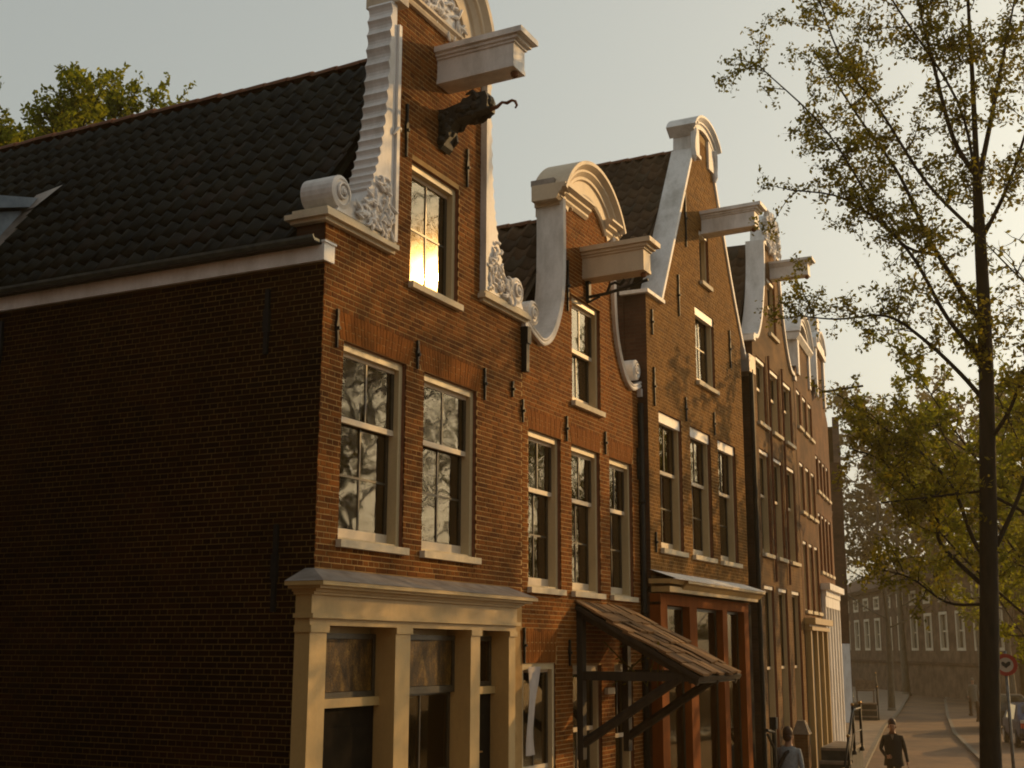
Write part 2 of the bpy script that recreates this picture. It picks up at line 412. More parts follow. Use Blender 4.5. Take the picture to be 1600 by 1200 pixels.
def strek(B, s0, s1, z0, z1, n=0.0, bw=.052):
    "flat arch of upright bricks over an opening"
    k = max(3, int(round((s1-s0)/bw))); c = (s0+s1)/2
    for i in range(k):
        a0, a1 = s0+(s1-s0)*i/k+.003, s0+(s1-s0)*(i+1)/k-.003
        f = lambda a: c+(a-c)*1.12
        nn = n+random.uniform(-.001, .003)
        if i % 2: zz = [(z0, z0+(z1-z0)*.62), (z0+(z1-z0)*.64, z1)]
        else: zz = [(z0, z0+(z1-z0)*.36), (z0+(z1-z0)*.38, z1)]
        for za, zb in zz:
            fa_, fb_ = (za-z0)/(z1-z0), (zb-z0)/(z1-z0)
            g = lambda a, t: a+(f(a)-a)*t
            B.prism([(g(a0, fa_), za+.002), (g(a1, fa_), za+.002), (g(a1, fb_), zb-.002), (g(a0, fb_), zb-.002)], n-.016, nn)

# ------------------------------------------------------------------ windows
def rect(s0, s1, z0, z1): return [(s0, z0), (s1, z0), (s1, z1), (s0, z1)]
def pane(par, s0, s1, z0, z1, n, m=None):
    B = MB(); c = ((s0+s1)/2, (z0+z1)/2); B.box(-.003, .003, -(s1-s0)/2, (s1-s0)/2, -(z1-z0)/2, (z1-z0)/2)
    o = B.build('pane', m or M['glass'], par, loc=(n, c[0], c[1]))
    o.rotation_euler = (0, random.uniform(-.006, .006), random.uniform(-.006, .006)); return o
def sashset(par, s0, s1, z0, z1, n, cols, rows, st=.045, top=.045, bot=.05, bar=.022, th=.035, rm=None, sm=None, gm=None, name='sash'):
    rm = rm or M['rail']; sm = sm or M['sash']
    B = MB()
    B.box(n-th, n, s0, s1, z0, z0+bot, 0); B.box(n-th, n, s0, s1, z1-top, z1, 0)
    B.box(n-th, n-.002, s0, s0+st, z0+bot, z1-top, 1); B.box(n-th, n-.002, s1-st, s1, z0+bot, z1-top, 1)
    a0, a1, b0, b1 = s0+st, s1-st, z0+bot, z1-top
    for i in range(1, cols): c = a0+(a1-a0)*i/cols; B.box(n-th*.8, n-.004, c-bar/2, c+bar/2, b0, b1, 1)
    for k in range(1, rows):
        c = b0+(b1-b0)*k/rows
        for i in range(cols):
            p, q = a0+(a1-a0)*i/cols, a0+(a1-a0)*(i+1)/cols
            B.box(n-th*.8, n-.005, p+(bar/2 if i else 0), q-(bar/2 if i < cols-1 else 0), c-bar/2, c+bar/2, 1)
    B.build(name, [rm, sm], par)
    for i in range(cols):
        for k in range(rows):
            pane(par, a0+(a1-a0)*i/cols+.004, a0+(a1-a0)*(i+1)/cols-.004, b0+(b1-b0)*k/rows+.004, b0+(b1-b0)*(k+1)/rows-.004, n-th*.5, gm)
def curtain(par, s0, s1, z0, z1, n, m=None, amp=.025, waves=7):
    B = MB(); k = 28; vs = []
    for i in range(k+1):
        a = s0+(s1-s0)*i/k; d = amp*math.sin(waves*2*PI*i/k)*(.7+.3*math.sin(i*1.7)); vs += [(n+d, a, z0), (n+d*.6, a, z1)]
    B.add(vs, [(2*i, 2*i+2, 2*i+3, 2*i+1) for i in range(k)]); return B.build('curtain', m or M['curtain'], par, True)
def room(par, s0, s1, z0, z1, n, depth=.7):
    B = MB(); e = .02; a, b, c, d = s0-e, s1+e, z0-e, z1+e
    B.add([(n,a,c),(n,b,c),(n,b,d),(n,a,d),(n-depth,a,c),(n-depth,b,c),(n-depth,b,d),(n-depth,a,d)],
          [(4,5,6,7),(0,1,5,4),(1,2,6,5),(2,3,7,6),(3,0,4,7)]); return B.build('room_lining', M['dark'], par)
def window(h, s0, s1, z0, z1, split=.36, ucols=2, lrows=2, lcols=2, fw=.06, rec=.05, dep=.16, sill=True, cur=None, single=None, sillh=.07, sillp=.06, over=.03, head=.075, fm=None, lintel=None, detail=True, sbot=.10):
    fm = fm or M['creamj']
    B = MB(); n1 = -rec; n0 = -rec-dep
    B.prism(rect(s0, s1, z0, z1), n0, n1, 0, [rect(s0+fw, s1-fw, z0+.03, z1-head)])
    W = B.build('window', fm, h)
    a, b, c, d = s0+fw, s1-fw, z0+.03, z1-head
    if single: sashset(W, a, b, c, d, n1-.07, single[0], single[1], .05, .04, sbot)
    else:
        zm = d-(d-c)*split
        sashset(W, a, b, zm-.02, d, n1-.055, ucols, 1, .045, .035, .055)
        sashset(W, a, b, c, zm+.02, n1-.105, lcols, lrows, .045, .03, sbot)
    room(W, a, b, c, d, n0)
    if cur: curtain(W, *cur(a, b, c, d), n0-.05)
    if sill: MB().box(-.12, sillp, s0-over, s1+over, z0-sillh, z0-.002).build('sill', M['stone'], W)
    if lintel: MB().box(-rec-.05, -rec+.025, s0+.002, s1-.002, z1-lintel, z1-.004).build('lintel', M['white'], W)
    return W
def anchor(h, s, z0, z1, n=.0, ornate=True):
    B = MB(); L = z1-z0; c = (z0+z1)/2
    w_ = lambda t: .010+.016*math.exp(-((t-.55)/.13)**2)+(.006 if t > .9 else 0)
    k = 12; pts = [(s-w_(i/k), z0+L*i/k) for i in range(k+1)]+[(s+w_(i/k), z0+L*i/k) for i in range(k, -1, -1)]
    B.prism(pts, n+.004, n+.03); B.box(n-.01, n+.05, s-.014, s+.014, c-.014, c+.014)
    return B.build('wall_anchor', M['iron'], h)
def moulding(B, prof, s0, s1, mi=0, ends=True):
    "profile (n,z) run along s"
    k = len(prof); B.add([(n, s0, z) for n, z in prof]+[(n, s1, z) for n, z in prof],
        [(i, (i+1) % k, (i+1) % k+k, i+k) for i in range(k)]+[tuple(range(k-1, -1, -1)), tuple(range(k, 2*k))], mi)
def hoist(h, s, z, L=1.05, wd=.26, hh=.36, n0=0, m=None, rise=.02):
    B = MB(); m = m or M['whitew']
    def stepbox(n1, e, za, zb, mi=0):
        B.add([(n0-.02, s-wd/2-e, za), (n1, s-wd/2-e, za+rise), (n1, s+wd/2+e, za+rise), (n0-.02, s+wd/2+e, za),
               (n0-.02, s-wd/2-e, zb), (n1, s-wd/2-e, zb+rise), (n1, s+wd/2+e, zb+rise), (n0-.02, s+wd/2+e, zb)],
              [(0,3,2,1),(4,5,6,7),(0,1,5,4),(1,2,6,5),(2,3,7,6),(3,0,4,7)], mi)
    stepbox(n0+L*.88, .0, z, z+hh*.66)
    stepbox(n0+L*.885, .012, z-.02, z+.03)
    stepbox(n0+L*.90, .02, z+hh*.66, z+hh*.74); stepbox(n0+L*.94, .045, z+hh*.74, z+hh*.84); stepbox(n0+L, .08, z+hh*.84, z+hh)
    b = B.build('hoist_beam', m, h)
    K = MB(); K.lathe((n0+L*.83, s, z-.09+rise), [(.012, 0), (.04, .02), (.045, .05), (.025, .08), (.02, .12)], 10)
    K.build('hook_boss', M['ridge'], b); return b
PAN = [(0, .034), (.12, .055), (.26, .044), (.42, .010), (.6, -.010), (.8, .0), (1.0, .034), (1.07, .046)]
def tileroof(h, name, O, A, U, width, height, tw, ex, m, pieces=300, flat=False, clip=None, deckmat=None, smooth=True):
    """O eave corner, A along the eave, U up the slope; returns the roof part with tiles laid on it"""
    O, A, U = Vector(O), Vector(A).normalized(), Vector(U).normalized(); Nn = A.cross(U).normalized()
    if Nn.z < 0: Nn = -Nn
    B = MB(); q = [O, O+A*width, O+A*width+U*height, O+U*height]; q2 = [p-Nn*.06 for p in q]
    B.add(q+q2, [(0,1,2,3),(7,6,5,4),(0,4,5,1),(1,5,6,2),(2,6,7,3),(3,7,4,0)])
    roof = B.build(name, deckmat or m, h)
    tl = ex*1.22; vs = []; fs = []
    prof = [(t*tw, z) for t, z in PAN] if not flat else [(0.004, .0), (tw-.004, .0)]
    k = len(prof)
    for (u, lift, dz) in ((0, .024, -.014), (0, .024, 0), (tl, .004, 0)):
        for a, z in prof: vs.append(A*a+U*u+Nn*(z+lift+dz+.012))
    for r in range(2):
        for i in range(k-1): fs.append((r*k+i, r*k+i+1, (r+1)*k+i+1, (r+1)*k+i))
    if flat:
        fs += [(0, 2, 4), (1, 5, 3)]
    me = bpy.data.meshes.new('roof_tile'); me.from_pydata([tuple(v) for v in vs], [], fs); me.materials.append(m)
    if smooth and not flat: me.polygons.foreach_set('use_smooth', [True]*len(fs))
    me.update()
    cand = []; wm = wmof(h)
    for r in range(int(height/ex)):
        for c in range(int(width/tw)):
            if clip and not clip((c+.5)*tw, (r+.5)*ex): continue
            p = O+A*(c*tw)+U*(r*ex); ctr = wm @ (p+A*tw/2+U*ex/2)
            cand.append((seen(ctr, wm.to_3x3() @ Nn, tw*ex), p))
    cand.sort(key=lambda t: -t[0])
    MBs = MB(); sm = []
    for i, (sc, p) in enumerate(cand):
        j = Nn*random.uniform(-.005, .006)+A*random.uniform(-.004, .004)+U*random.uniform(-.008, .008)
        if i < pieces and sc > 0:
            o = link('roof_tile', me, roof, tuple(p+j)); o.rotation_euler = (random.uniform(-.012, .012), random.uniform(-.012, .012), random.uniform(-.014, .014))
        else: MBs.add([v+p+j for v in vs], fs)
    if MBs.v: tag(MBs.build('roof_tiles', m, roof, not flat), kind='stuff')
    return roof
WM = {}
def wmof(h): return WM[h.name]
def house(name, label, loc, deg, cat='house', group=None):
    h = thing(name, label, cat, loc, rad(deg), group); WM[h.name] = Matrix.Translation(loc) @ Matrix.Rotation(rad(deg), 4, 'Z'); return h
def wallslab(h, outline, holes, th, mats, n=-.0035, name='wall'):
    B = MB(); loops = [list(outline)]+[rect(*x) for x in holes]
    tri = tessellate_polygon([[Vector((a, b, 0)) for a, b in l] for l in loops]); flat = [p for l in loops for p in l]
    B.add([(n, a, b) for a, b in flat], [tuple(t) for t in tri], 0)
    B.add([(n-th, a, b) for a, b in flat], [tuple(reversed(t)) for t in tri], 1)
    for t, l in enumerate(loops):
        q = len(l); B.add([(n, a, b) for a, b in l]+[(n-th, a, b) for a, b in l], [(i, (i+1) % q, (i+1) % q+q, i+q) for i in range(q)], 1 if t else 2)
    return B.build(name, list(mats)+[M['bricks']], h)
def spanfn(outline):
    P = list(outline); E = [(P[i], P[(i+1) % len(P)]) for i in range(len(P))]
    def f(z):
        xs = []
        for (a, b), (c, d) in E:
            if (b <= z) != (d <= z): xs.append(a+(c-a)*(z-b)/(d-b))
        xs.sort(); return [(xs[i]+.003, xs[i+1]-.003) for i in range(0, len(xs)-1, 2)]
    return f
FT = lambda a, z, n: (n, a, z)
def relief(B, pts, cx, n, cnt, seed, inside, size=.05):
    "carved leaf work: curled strands and small leaves proud of the stone"
    r = random.Random(seed)
    for _ in range(cnt):
        s, z = cx(r)
        if not inside(s, z): continue
        a0 = r.uniform(0, 2*PI); tw_ = r.choice((-1, 1))*r.uniform(2.2, 4.2); L = size*r.uniform(.8, 1.5); P = []; p = Vector((s, z)); k = 8
        for i in range(k+1):
            t = i/k; P.append((n+.014+.02*math.sin(PI*t), p.x, p.y)); a = a0+tw_*t*t; p = p+Vector((math.cos(a), math.sin(a)))*L*.28*(1-.45*t)
        B.tube(P, [max(.004, size*.26*math.sin(PI*(.15+.8*i/k))) for i in range(k+1)], 6)

# ------------------------------------------------------------------ house 1 : the corner house
h1 = house('corner_house', 'corner brick house with dark windowless side wall, carved white neck gable and cream shopfront', (0, 9.3, 0), 0)
o1 = [(0, 0), (4.2, 0), (4.2, 7.24), (3.08, 7.24), (3.08, 10.15), (2.6, 10.75), (1.5, 10.75), (1.14, 10.15), (1.14, 7.24), (0, 7.24)]
W1 = [(.36, 1.50, 4.28, 6.15), (1.86, 3.03, 4.28, 6.15)]; WA = (1.53, 2.56, 7.04, 8.39)
shop1 = (.02, 3.72, 0, 3.62)
holes1 = W1+[WA]
wall1 = wallslab(h1, [(max(a, .008), b) for a, b in o1], holes1+[(.06, 3.74, .02, 3.5)], .33, [M['mortar'], M['reveal']])
bh = [(a-.0, b+.0, c, d) for a, b, c, d in holes1]
st = [(W1[0][0]-.07, W1[0][1]+.07, 6.15, 6.42), (W1[1][0]-.07, W1[1][1]+.07, 6.15, 6.42), (WA[0]-.0, WA[1]+.0, 8.39, 8.44)]
q1, sc1 = laybricks(wall1, M['brick1'], spanfn(o1), bh+st+[(-.3, 3.8, 0, 3.9)], 3.9, 10.7, FT, wmof(h1), Vector((1, 0, 0)), pieces=1)
ST = lambda a, z, n: (-a, -n, z)
# side wall along the alley
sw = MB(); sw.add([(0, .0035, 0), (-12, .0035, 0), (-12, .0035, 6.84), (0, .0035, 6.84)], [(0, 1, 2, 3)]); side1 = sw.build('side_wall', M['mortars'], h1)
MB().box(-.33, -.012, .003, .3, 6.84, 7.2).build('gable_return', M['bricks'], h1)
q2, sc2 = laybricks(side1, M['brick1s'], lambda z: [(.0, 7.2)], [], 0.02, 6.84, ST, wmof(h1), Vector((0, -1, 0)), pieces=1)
allsc = sorted([(s_, 0, i) for s_, i in sc1]+[(s_, 1, i) for s_, i in sc2], reverse=True)
i1 = [i for s_, t, i in allsc if t == 0][:300]; i2 = [i for s_, t, i in allsc if t == 1][:300]
brickobjs(wall1, M['brick1'], q1, i1, FT, 'f1'); emit(wall1, M['brick1'], q1, set(i1), FT)
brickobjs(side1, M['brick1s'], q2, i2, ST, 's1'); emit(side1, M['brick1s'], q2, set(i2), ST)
B = MB(); strek(B, .30, 1.56, 6.153, 6.42); strek(B, 1.80, 3.09, 6.153, 6.42)
tag(B.build('flat_arch', M['strek'], wall1), kind='stuff')
for a in W1: window(h1, *a, split=.37)
window(h1, *WA, single=(2, 2), sbot=.05)
for s, a, b in ((.22, 6.05, 6.42), (1.69, 6.14, 6.44), (3.19, 6.08, 6.45), (3.9, 6.24, 6.43), (1.38, 8.36, 8.95), (2.72, 8.48, 8.94)): anchor(h1, s, a, b)
for x, a, b in ((-.62, 6.0, 6.63), (-.41, 3.62, 4.4), (-4.14, 6.15, 6.72)):
    B = MB(); B.box(x-.022, x+.022, -.035, -.004, a, b); B.box(x-.034, x+.034, -.04, -.006, (a+b)/2-.1, (a+b)/2+.12); B.build('wall_anchor', M['iron'], h1)
# gutter and fascia on the alley side
B = MB(); B.box(-12, -.0, -.045, .0, 6.83, 6.98); B.box(-.0, .03, -.05, .12, 6.83, 7.0); B.box(-.0, .045, -.06, .13, 7.0, 7.02)
B.build('fascia', M['white'], h1)
B = MB(); B.box(-12, -.02, -.12, .0, 6.982, 7.0, 0); pr = [(-.03, 7.0), (-.12, 7.0), (-.15, 7.03), (-.155, 7.055), (-.145, 7.058), (-.13, 7.03), (-.03, 7.03)]
k = len(pr); B.add([(-12, y, z) for y, z in pr]+[(-.03, y, z) for y, z in pr], [(i, (i+1) % k, (i+1) % k+k, i+k) for i in range(k)]+[tuple(range(k)), tuple(range(2*k-1, k-1, -1))], 1)
B.build('gutter', [M['wood'], M['zincd']], h1)
# roof
RZ = 9.93; RY = 2.1; sl1 = Vector((0, RY+.06, RZ-7.03)); 
roof1 = tileroof(h1, 'roof', (-.34, -.06, 7.02), (-1, 0, 0), sl1, 8.7, sl1.length-.02, .20, .245, M['tile1'], 300)
B = MB(); B.add([(-.33, RY, RZ-.02), (-9.2, RY, RZ-.02), (-9.2, 4.2, 7.0), (-.33, 4.2, 7.0)], [(0, 1, 2, 3)]); B.build('rear_slope', M['tile1'], roof1)
rm = MB(); vs = []; 
for xx, rr in ((0, .11), (-.36, .095)):
    for j in range(9): a = PI*j/8; vs.append((xx, math.cos(a)*rr, math.sin(a)*rr*.8))
rm.add(vs, [(j, j+1, j+10, j+9) for j in range(8)]+[tuple(range(9))]); rme = bpy.data.meshes.new('ridge_tile'); rme.from_pydata(rm.v, [], rm.f); rme.materials.append(M['ridge'])
for i in range(25):
    o = link('ridge_tile', rme, roof1, (-.34-i*.345, RY, RZ-.02+random.uniform(-.006, .006))); o.rotation_euler = (0, random.uniform(-.015, .015), random.uniform(-.02, .02))
# dormer at the left
B = MB(); x0, x1 = -4.95, -6.4
yv = lambda z: -.06+(z-7.03)/sl1.z*sl1.y
B.add([(x0, yv(7.45), 7.45), (x0, yv(8.42), 8.42), (x0, yv(7.45), 8.15)], [(0, 1, 2)])
B.box(x1, x0-.002, yv(7.45)-.0, yv(7.45)+.05, 7.4, 8.14)
dm = B.build('dormer', M['zinc'], h1)
B = MB(); e = .10
B.add([(x0+e, yv(7.45)-.15, 8.15), (x1, yv(7.45)-.15, 8.15), (x1, yv(8.5)+.1, 8.5), (x0+e, yv(8.5)+.1, 8.5), (x0+e, yv(7.45)-.15, 8.32), (x1, yv(7.45)-.15, 8.32), (x1, yv(8.6)+.1, 8.62), (x0+e, yv(8.6)+.1, 8.62)],
      [(0,3,2,1),(4,5,6,7),(0,1,5,4),(1,2,6,5),(2,3,7,6),(3,0,4,7)])
B.build('dormer_roof', M['zinc'], dm)
B = MB(); nn = Vector((0, -sl1.z, sl1.y)).normalized()*.075
for a, b, w_ in ((7.3, 8.55, .16),):
    p = [Vector((x0-.02, yv(a), a)), Vector((x0+w_, yv(a)-.0, a)), Vector((x0+w_+.03, yv(b), b)), Vector((x0-.02, yv(b), b))]
    B.add([v+nn for v in p]+[v for v in p], [(0,1,2,3),(0,4,5,1),(1,5,6,2),(2,6,7,3)])
p = [Vector((x0-.05, yv(8.28), 8.28)), Vector((x0+.2, yv(8.32), 8.32)), Vector((x0+.36, yv(8.66), 8.66)), Vector((x0+.02, yv(8.56), 8.56))]
B.add([v+nn*1.25 for v in p], [(0, 1, 2, 3)])
B.build('flashing', M['lead'], dm)
# gable stonework
def claw(h, mirror, c0, vs_, n1=.05):
    f = (lambda s: 2*c0-s) if mirror else (lambda s: s)
    edge = spline([(.16, 7.44), (.34, 7.52), (.50, 7.58), (.64, 7.72), (.75, 7.95), (.85, 8.25), (.92, 8.6), (.96, 9.0), (.985, 9.5), (1.0, 9.95)], 14)
    E2 = []
    for i, (s, z) in enumerate(edge):
        sc_ = .036*(1-abs(math.sin(i*PI/5.0))) if z > 7.75 else 0
        E2.append((f(s-sc_), z))
    poly = E2+[(f(1.085), 9.95), (f(1.085), 7.36), (f(.1), 7.36)]
    B = MB(); B.prism(poly, -.24, n1)
    B.box(-.30, n1+.03, *sorted((f(1.09), f(1.145))), 7.34, 9.72)
    vc = (f(.17+vs_), 7.555)
    B.lathe((-.31, vc[0], vc[1]), [(.001, 0), (.165, 0), (.165, .36), (.13, .375), (.12, .365), (.001, .365)], 22, 'x')
    P = [(n1+.02, vc[0]+.1*(1-t/26)*math.cos(t*.55), vc[1]+.1*(1-t/26)*math.sin(t*.55)) for t in range(24)]
    B.tube(P, .015, 6); B.ball((n1+.02, vc[0], vc[1]), .035)
    sp = lambda z: np.interp(z, [e[1] for e in edge], [e[0] for e in edge])
    relief(B, None, lambda r: (f(r.uniform(.3, 1.06)), 7.38+abs(r.gauss(0, .38))), n1, 90, 5+mirror, lambda s, z: z < 9.6 and (f(s) > sp(max(z, 7.45))+.05 or z < 7.55), .075)
    return B.build('carved_scroll', M['whitew'], h, False)
claw(h1, False, 2.11, 0); claw(h1, True, 2.11, .1)
for a, b in ((-.07, 1.15), (3.07, 4.24)):
    B = MB(); B.box(-.36, .05, a, b, 7.215, 7.25); B.box(-.40, .10, a-.04, b+.0, 7.25, 7.30); B.box(-.34, .065, a, b, 7.30, 7.345)
    B.build('shoulder_slab', M['stone'], h1)
# pediment
B = MB(); pc = (2.08, 10.18)
prof = [(-.3, .50), (.05, .50), (.05, .70), (.075, .72), (.11, .80), (.14, .82), (.14, .86), (.2, .93), (.2, 1.0), (-.3, 1.0)]
rr = [(n, -(r-1.0)) for n, r in prof]
B.sweep([(n, 1.0-r) for n, r in prof], arc(pc[0], pc[1], 1.0, 4, 176, 26))
moulding(B, [(-.02, 10.10), (.04, 10.10), (.055, 10.13), (.055, 10.15), (.09, 10.17), (.09, 10.2), (-.02, 10.22)], 1.14, 2.62)
B.box(-.3, .12, 1.02, 1.2, 9.95, 10.2); B.box(-.3, .12, 3.0, 3.16, 9.95, 10.2)
ped = B.build('pediment', M['beige'], h1, False)
B = MB(); B.prism(arc(pc[0], 10.2, .5, 0, 180, 14), -.02, .015)
relief(B, None, lambda r: (pc[0]+r.uniform(-.46, .46), 10.22+r.uniform(0, .42)), .01, 60, 3, lambda s, z: (s-pc[0])**2+(z-10.2)**2 < .2, .09)
B.build('carved_tympanum', M['whitew'], ped)
hoist(h1, 2.16, 9.47, 1.08, .27, .40)
# carved bracket with an iron hook below the beam
B = MB(); c = 2.17
prof_ = [(.0, 8.72), (.03, 8.70), (.07, 8.74), (.10, 8.83), (.13, 8.93), (.2, 9.0), (.32, 9.03), (.44, 9.06), (.56, 9.06), (.6, 9.08), (.61, 9.2), (.58, 9.28), (.5, 9.28), (.40, 9.27), (.3, 9.21), (.16, 9.18), (.06, 9.16), (.0, 9.17)]
k = len(prof_)
B.add([(n, c-.10, z) for n, z in prof_]+[(n, c+.10, z) for n, z in prof_], [(i, (i+1) % k, (i+1) % k+k, i+k) for i in range(k)])
for sgn in (0, k): 
    tri = tessellate_polygon([[Vector((n, z, 0)) for n, z in prof_]]); B.add([(n, c+(-.10 if sgn == 0 else .10), z) for n, z in prof_], [tuple(t) for t in tri])
B.ball((.56, c, 9.18), .085, 10, 1, 1.15, 1); B.ball((.1, c-.10, 8.95), .06, 8, 1, .6, 1.6); B.ball((.3, c-.10, 9.12), .07, 8, 1.5, .5, .7); B.ball((.05, c-.1, 8.8), .05); B.ball((.48, c-.09, 9.16), .05, 8, 1, .7, 1.3)
for i in range(10): B.ball((.03+.05*i, c-.1, 8.9+.03*i), .025, 6)
r_ = random.Random(8)
for i in range(60):
    t = r_.random(); q_ = .0+t*.58; zl = 8.74+.33*min(1, q_/.25)**.7 if q_ < .25 else 9.05; zh = 9.17+.11*max(0, (q_-.1)/.4)
    B.ball((q_, c+r_.choice((-.1, .1, r_.uniform(-.08, .08))), r_.uniform(zl, zh) if r_.random() < .6 else zl), r_.uniform(.025, .055), 6, 1.2, .7, 1)
for y in (c-.1, c+.1): B.tube([(.5, y, 9.2), (.42, y*1.0, 9.3), (.34, y, 9.28)], [.04, .03, .01], 6); B.tube([(.05, y, 8.78), (.12, y, 8.84), (.1, y, 8.94), (.02, y, 8.98)], .028, 6)
cb = B.build('carved_bracket', M['carve'], h1, False)
B = MB(); B.tube([(.6, c, 9.1), (.68, c, 9.11), (.74, c, 9.15), (.8, c, 9.13), (.86, c, 9.15), (.90, c, 9.13), (.92, c, 9.08), (.90, c, 9.05)], [.03, .022, .016, .02, .016, .016, .014, .01], 8); B.build('iron_hook', M['ridge'], cb, True)
B = MB(); B.tube([(-.36, RY, RZ+.06), (-.42, RY, RZ+.16), (-.36, RY, RZ+.22), (-.22, RY-.05, RZ+.3)], .018, 6); B.ball((-.42, RY, RZ+.12), .04); B.tube([(-.5, RY, RZ+.05), (-.46, RY, RZ+.14)], .02)
B.build('roof_finial', M['ridge'], h1)
# cream shopfront
B = MB()
for a, b, d in ((-.19, .06, .16), (1.21, 1.48, .30), (2.72, 2.93, .30), (3.62, 3.78, .30)):
    B.box(.12-d, .12, a, b, 0, 3.46); B.box(.12-d, .145, a-.02, b+.02, 0, .35); B.box(.12-d, .14, a-.015, b+.015, 3.44, 3.5)
B.box(-.035, .122, -.20, 3.79, 3.5, 3.56); B.box(-.04, .17, -.225, 3.82, 3.56, 3.60); B.box(-.035, .135, -.2, 3.79, 3.60, 3.76)
for n, e, za, zb in ((.17, .035, 3.76, 3.785), (.20, .06, 3.785, 3.81), (.27, .12, 3.81, 3.835), (.32, .17, 3.835, 3.87)): B.box(-.035-e*.3, n, -.2-e*.6, 3.79+e, za, zb)
B.box(-.18, -.05, .06, 1.21, 2.78, 2.86); B.box(-.18, -.05, 2.93, 3.62, 2.82, 2.90)
B.box(-.30, -.16, .06, 3.62, 3.44, 3.5)
sf = B.build('shopfront', M['cream'], h1)
B = MB(); B.add([(.325, -.306, 3.872), (.325, 3.965, 3.872), (.004, 3.82, 4.0), (.004, -.004, 4.0), (-.088, -.306, 3.872), (-.088, -.004, 4.0)], [(0, 1, 2, 3), (0, 3, 5, 4)]); B.build('lead_cover', M['lead'], sf)
sashset(sf, .062, 1.208, 2.862, 3.44, -.10, 1, 1, .05, .05, .05, gm=M['amber'], rm=M['sash'])
sashset(sf, 1.482, 2.718, 2.86, 3.44, -.07, 1, 1, .05, .05, .07, gm=M['amber'], rm=M['sash'])
sashset(sf, 1.482, 2.718, .5, 2.89, -.12, 2, 3, .05, .05, .08, gm=M['glassd'], rm=M['sash'])
sashset(sf, 2.932, 3.618, 2.902, 3.44, -.10, 1, 1, .05, .05, .05, gm=M['glassd'], rm=M['sash'])
curtain(sf, 2.0, 2.7, 1.2, 2.8, -.25)
for a, b in ((.062, 1.208), (2.932, 3.618)):
    D = MB(); D.box(-.16, -.11, a, b, .15, 2.778 if a < 1 else 2.818); D.box(-.11, -.095, a+.12, b-.12, 1.75, 2.6); D.box(-.11, -.095, a+.12, b-.12, .4, 1.5)
    d_ = D.build('door', M['doorp'], sf); MB().box(-.094, -.07, a+.25, b-.25, 2.2, 2.215).build('letter_slot', M['gold'], d_)
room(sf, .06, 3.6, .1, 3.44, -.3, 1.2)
# body behind
MB().box(-9.2, -.345, .02, 4.18, 0, 7.0).build('house_body', M['bricks'], h1)
# downpipe between the houses
def downpipe(h, s, z0, z1, n=.07, m=None):
    B = MB(); B.tube([(n, s, z0), (n, s, z1)], .045, 10)
    z = z0+.6
    while z < z1: B.lathe((n, s, z), [(.05, 0), (.058, .01), (.058, .04), (.05, .05)], 10); z += 1.6
    return B.build('downpipe', m or M['iron'], h, True)
B = MB(); B.box(.005, .1, 4.14, 4.24, 6.95, 7.16); B.box(.01, .08, 4.15, 4.23, 6.6, 6.95); B.build('rainwater_head', M['iron'], h1)

# ------------------------------------------------------------------ house 2 : bell gable
h2 = house('bell_gable_house', 'narrow orange brick house with smooth white bell gable and a tiled canopy over its door', (0, 13.5, 0), 0)
L2 = spline([(1.21, 9.2), (1.21, 8.5), (1.18, 8.0), (1.08, 7.6), (.84, 7.22), (.55, 7.05), (.28, 7.1), (.02, 7.22)], 6)
R2 = [(4.12-s, z) for s, z in L2]
R2 = [(min(s, 4.02), z) for s, z in R2]
o2 = [(0, 0), (3.95, 0), (3.95, R2[-1][1])] + list(reversed(R2)) + [(2.6, 9.75), (2.06, 9.9), (1.5, 9.75)] + L2 + [(0, L2[-1][1])]
Wm = [(.17, 1.12, 4.03, 5.94), (1.46, 2.42, 4.03, 5.94), (2.77, 3.64, 4.03, 5.94)]; W2A = (1.50, 2.48, 6.52, 7.98)
G2 = [(-.01+.02, .93, 1.2, 3.14), (1.46, 2.40, .9, 3.1), (2.86, 3.55, .05, 3.1)]
wall2 = wallslab(h2, o2, Wm+[W2A]+G2, .33, [M['mortar'], M['reveal']])
q, _ = laybricks(wall2, M['brick2'], spanfn(o2), Wm+[W2A]+G2+[(a-.04, b+.04, d, d+.24) for a, b, c, d in Wm]+[(G2[0][0], G2[0][1]+.04, 3.14, 3.52)], 0.02, 9.7, FT, wmof(h2), Vector((1, 0, 0)))
emit(wall2, M['brick2'], q, set(), FT)
B = MB()
for a, b, c, d in Wm: strek(B, a-.0, b+.0, d+.003, d+.24)
strek(B, G2[0][0], G2[0][1], 3.143, 3.52); tag(B.build('flat_arch', M['strek'], wall2), kind='stuff')
cu = lambda a, b, c, d: (a, b, c, d)
for a in Wm: window(h2, *a, split=.36, cur=cu)
window(h2, *W2A, split=.48, lrows=1, cur=lambda a, b, c, d: (a, a+.25, c, d))
w_ = window(h2, *G2[0], split=.62, lrows=2, lcols=2, sill=True, rec=.02)
B = MB(); k = 10; vs = []
for i in range(k+1):
    z = 3.1-1.0*i/k; wd_ = .30-.12*math.sin(i/k*2.2); 
    for j in range(5): vs.append((.03+.02*math.sin(j*1.9+i*.5), .10+wd_*j/4-.02*i/k, z))
B.add(vs, [(i*5+j, i*5+j+1, i*5+j+6, i*5+j+5) for i in range(k) for j in range(4)]); B.build('hung_cloth', M['cloth'], w_, True)
window(h2, *G2[1], split=.35, fm=M['creamj'], cur=None); window(h2, *G2[2], split=.3, sill=False)
B = MB(); B.box(.0, .05, 2.50, 2.75, 2.72, 2.8); B.build('stone_block', M['stone'], h2)
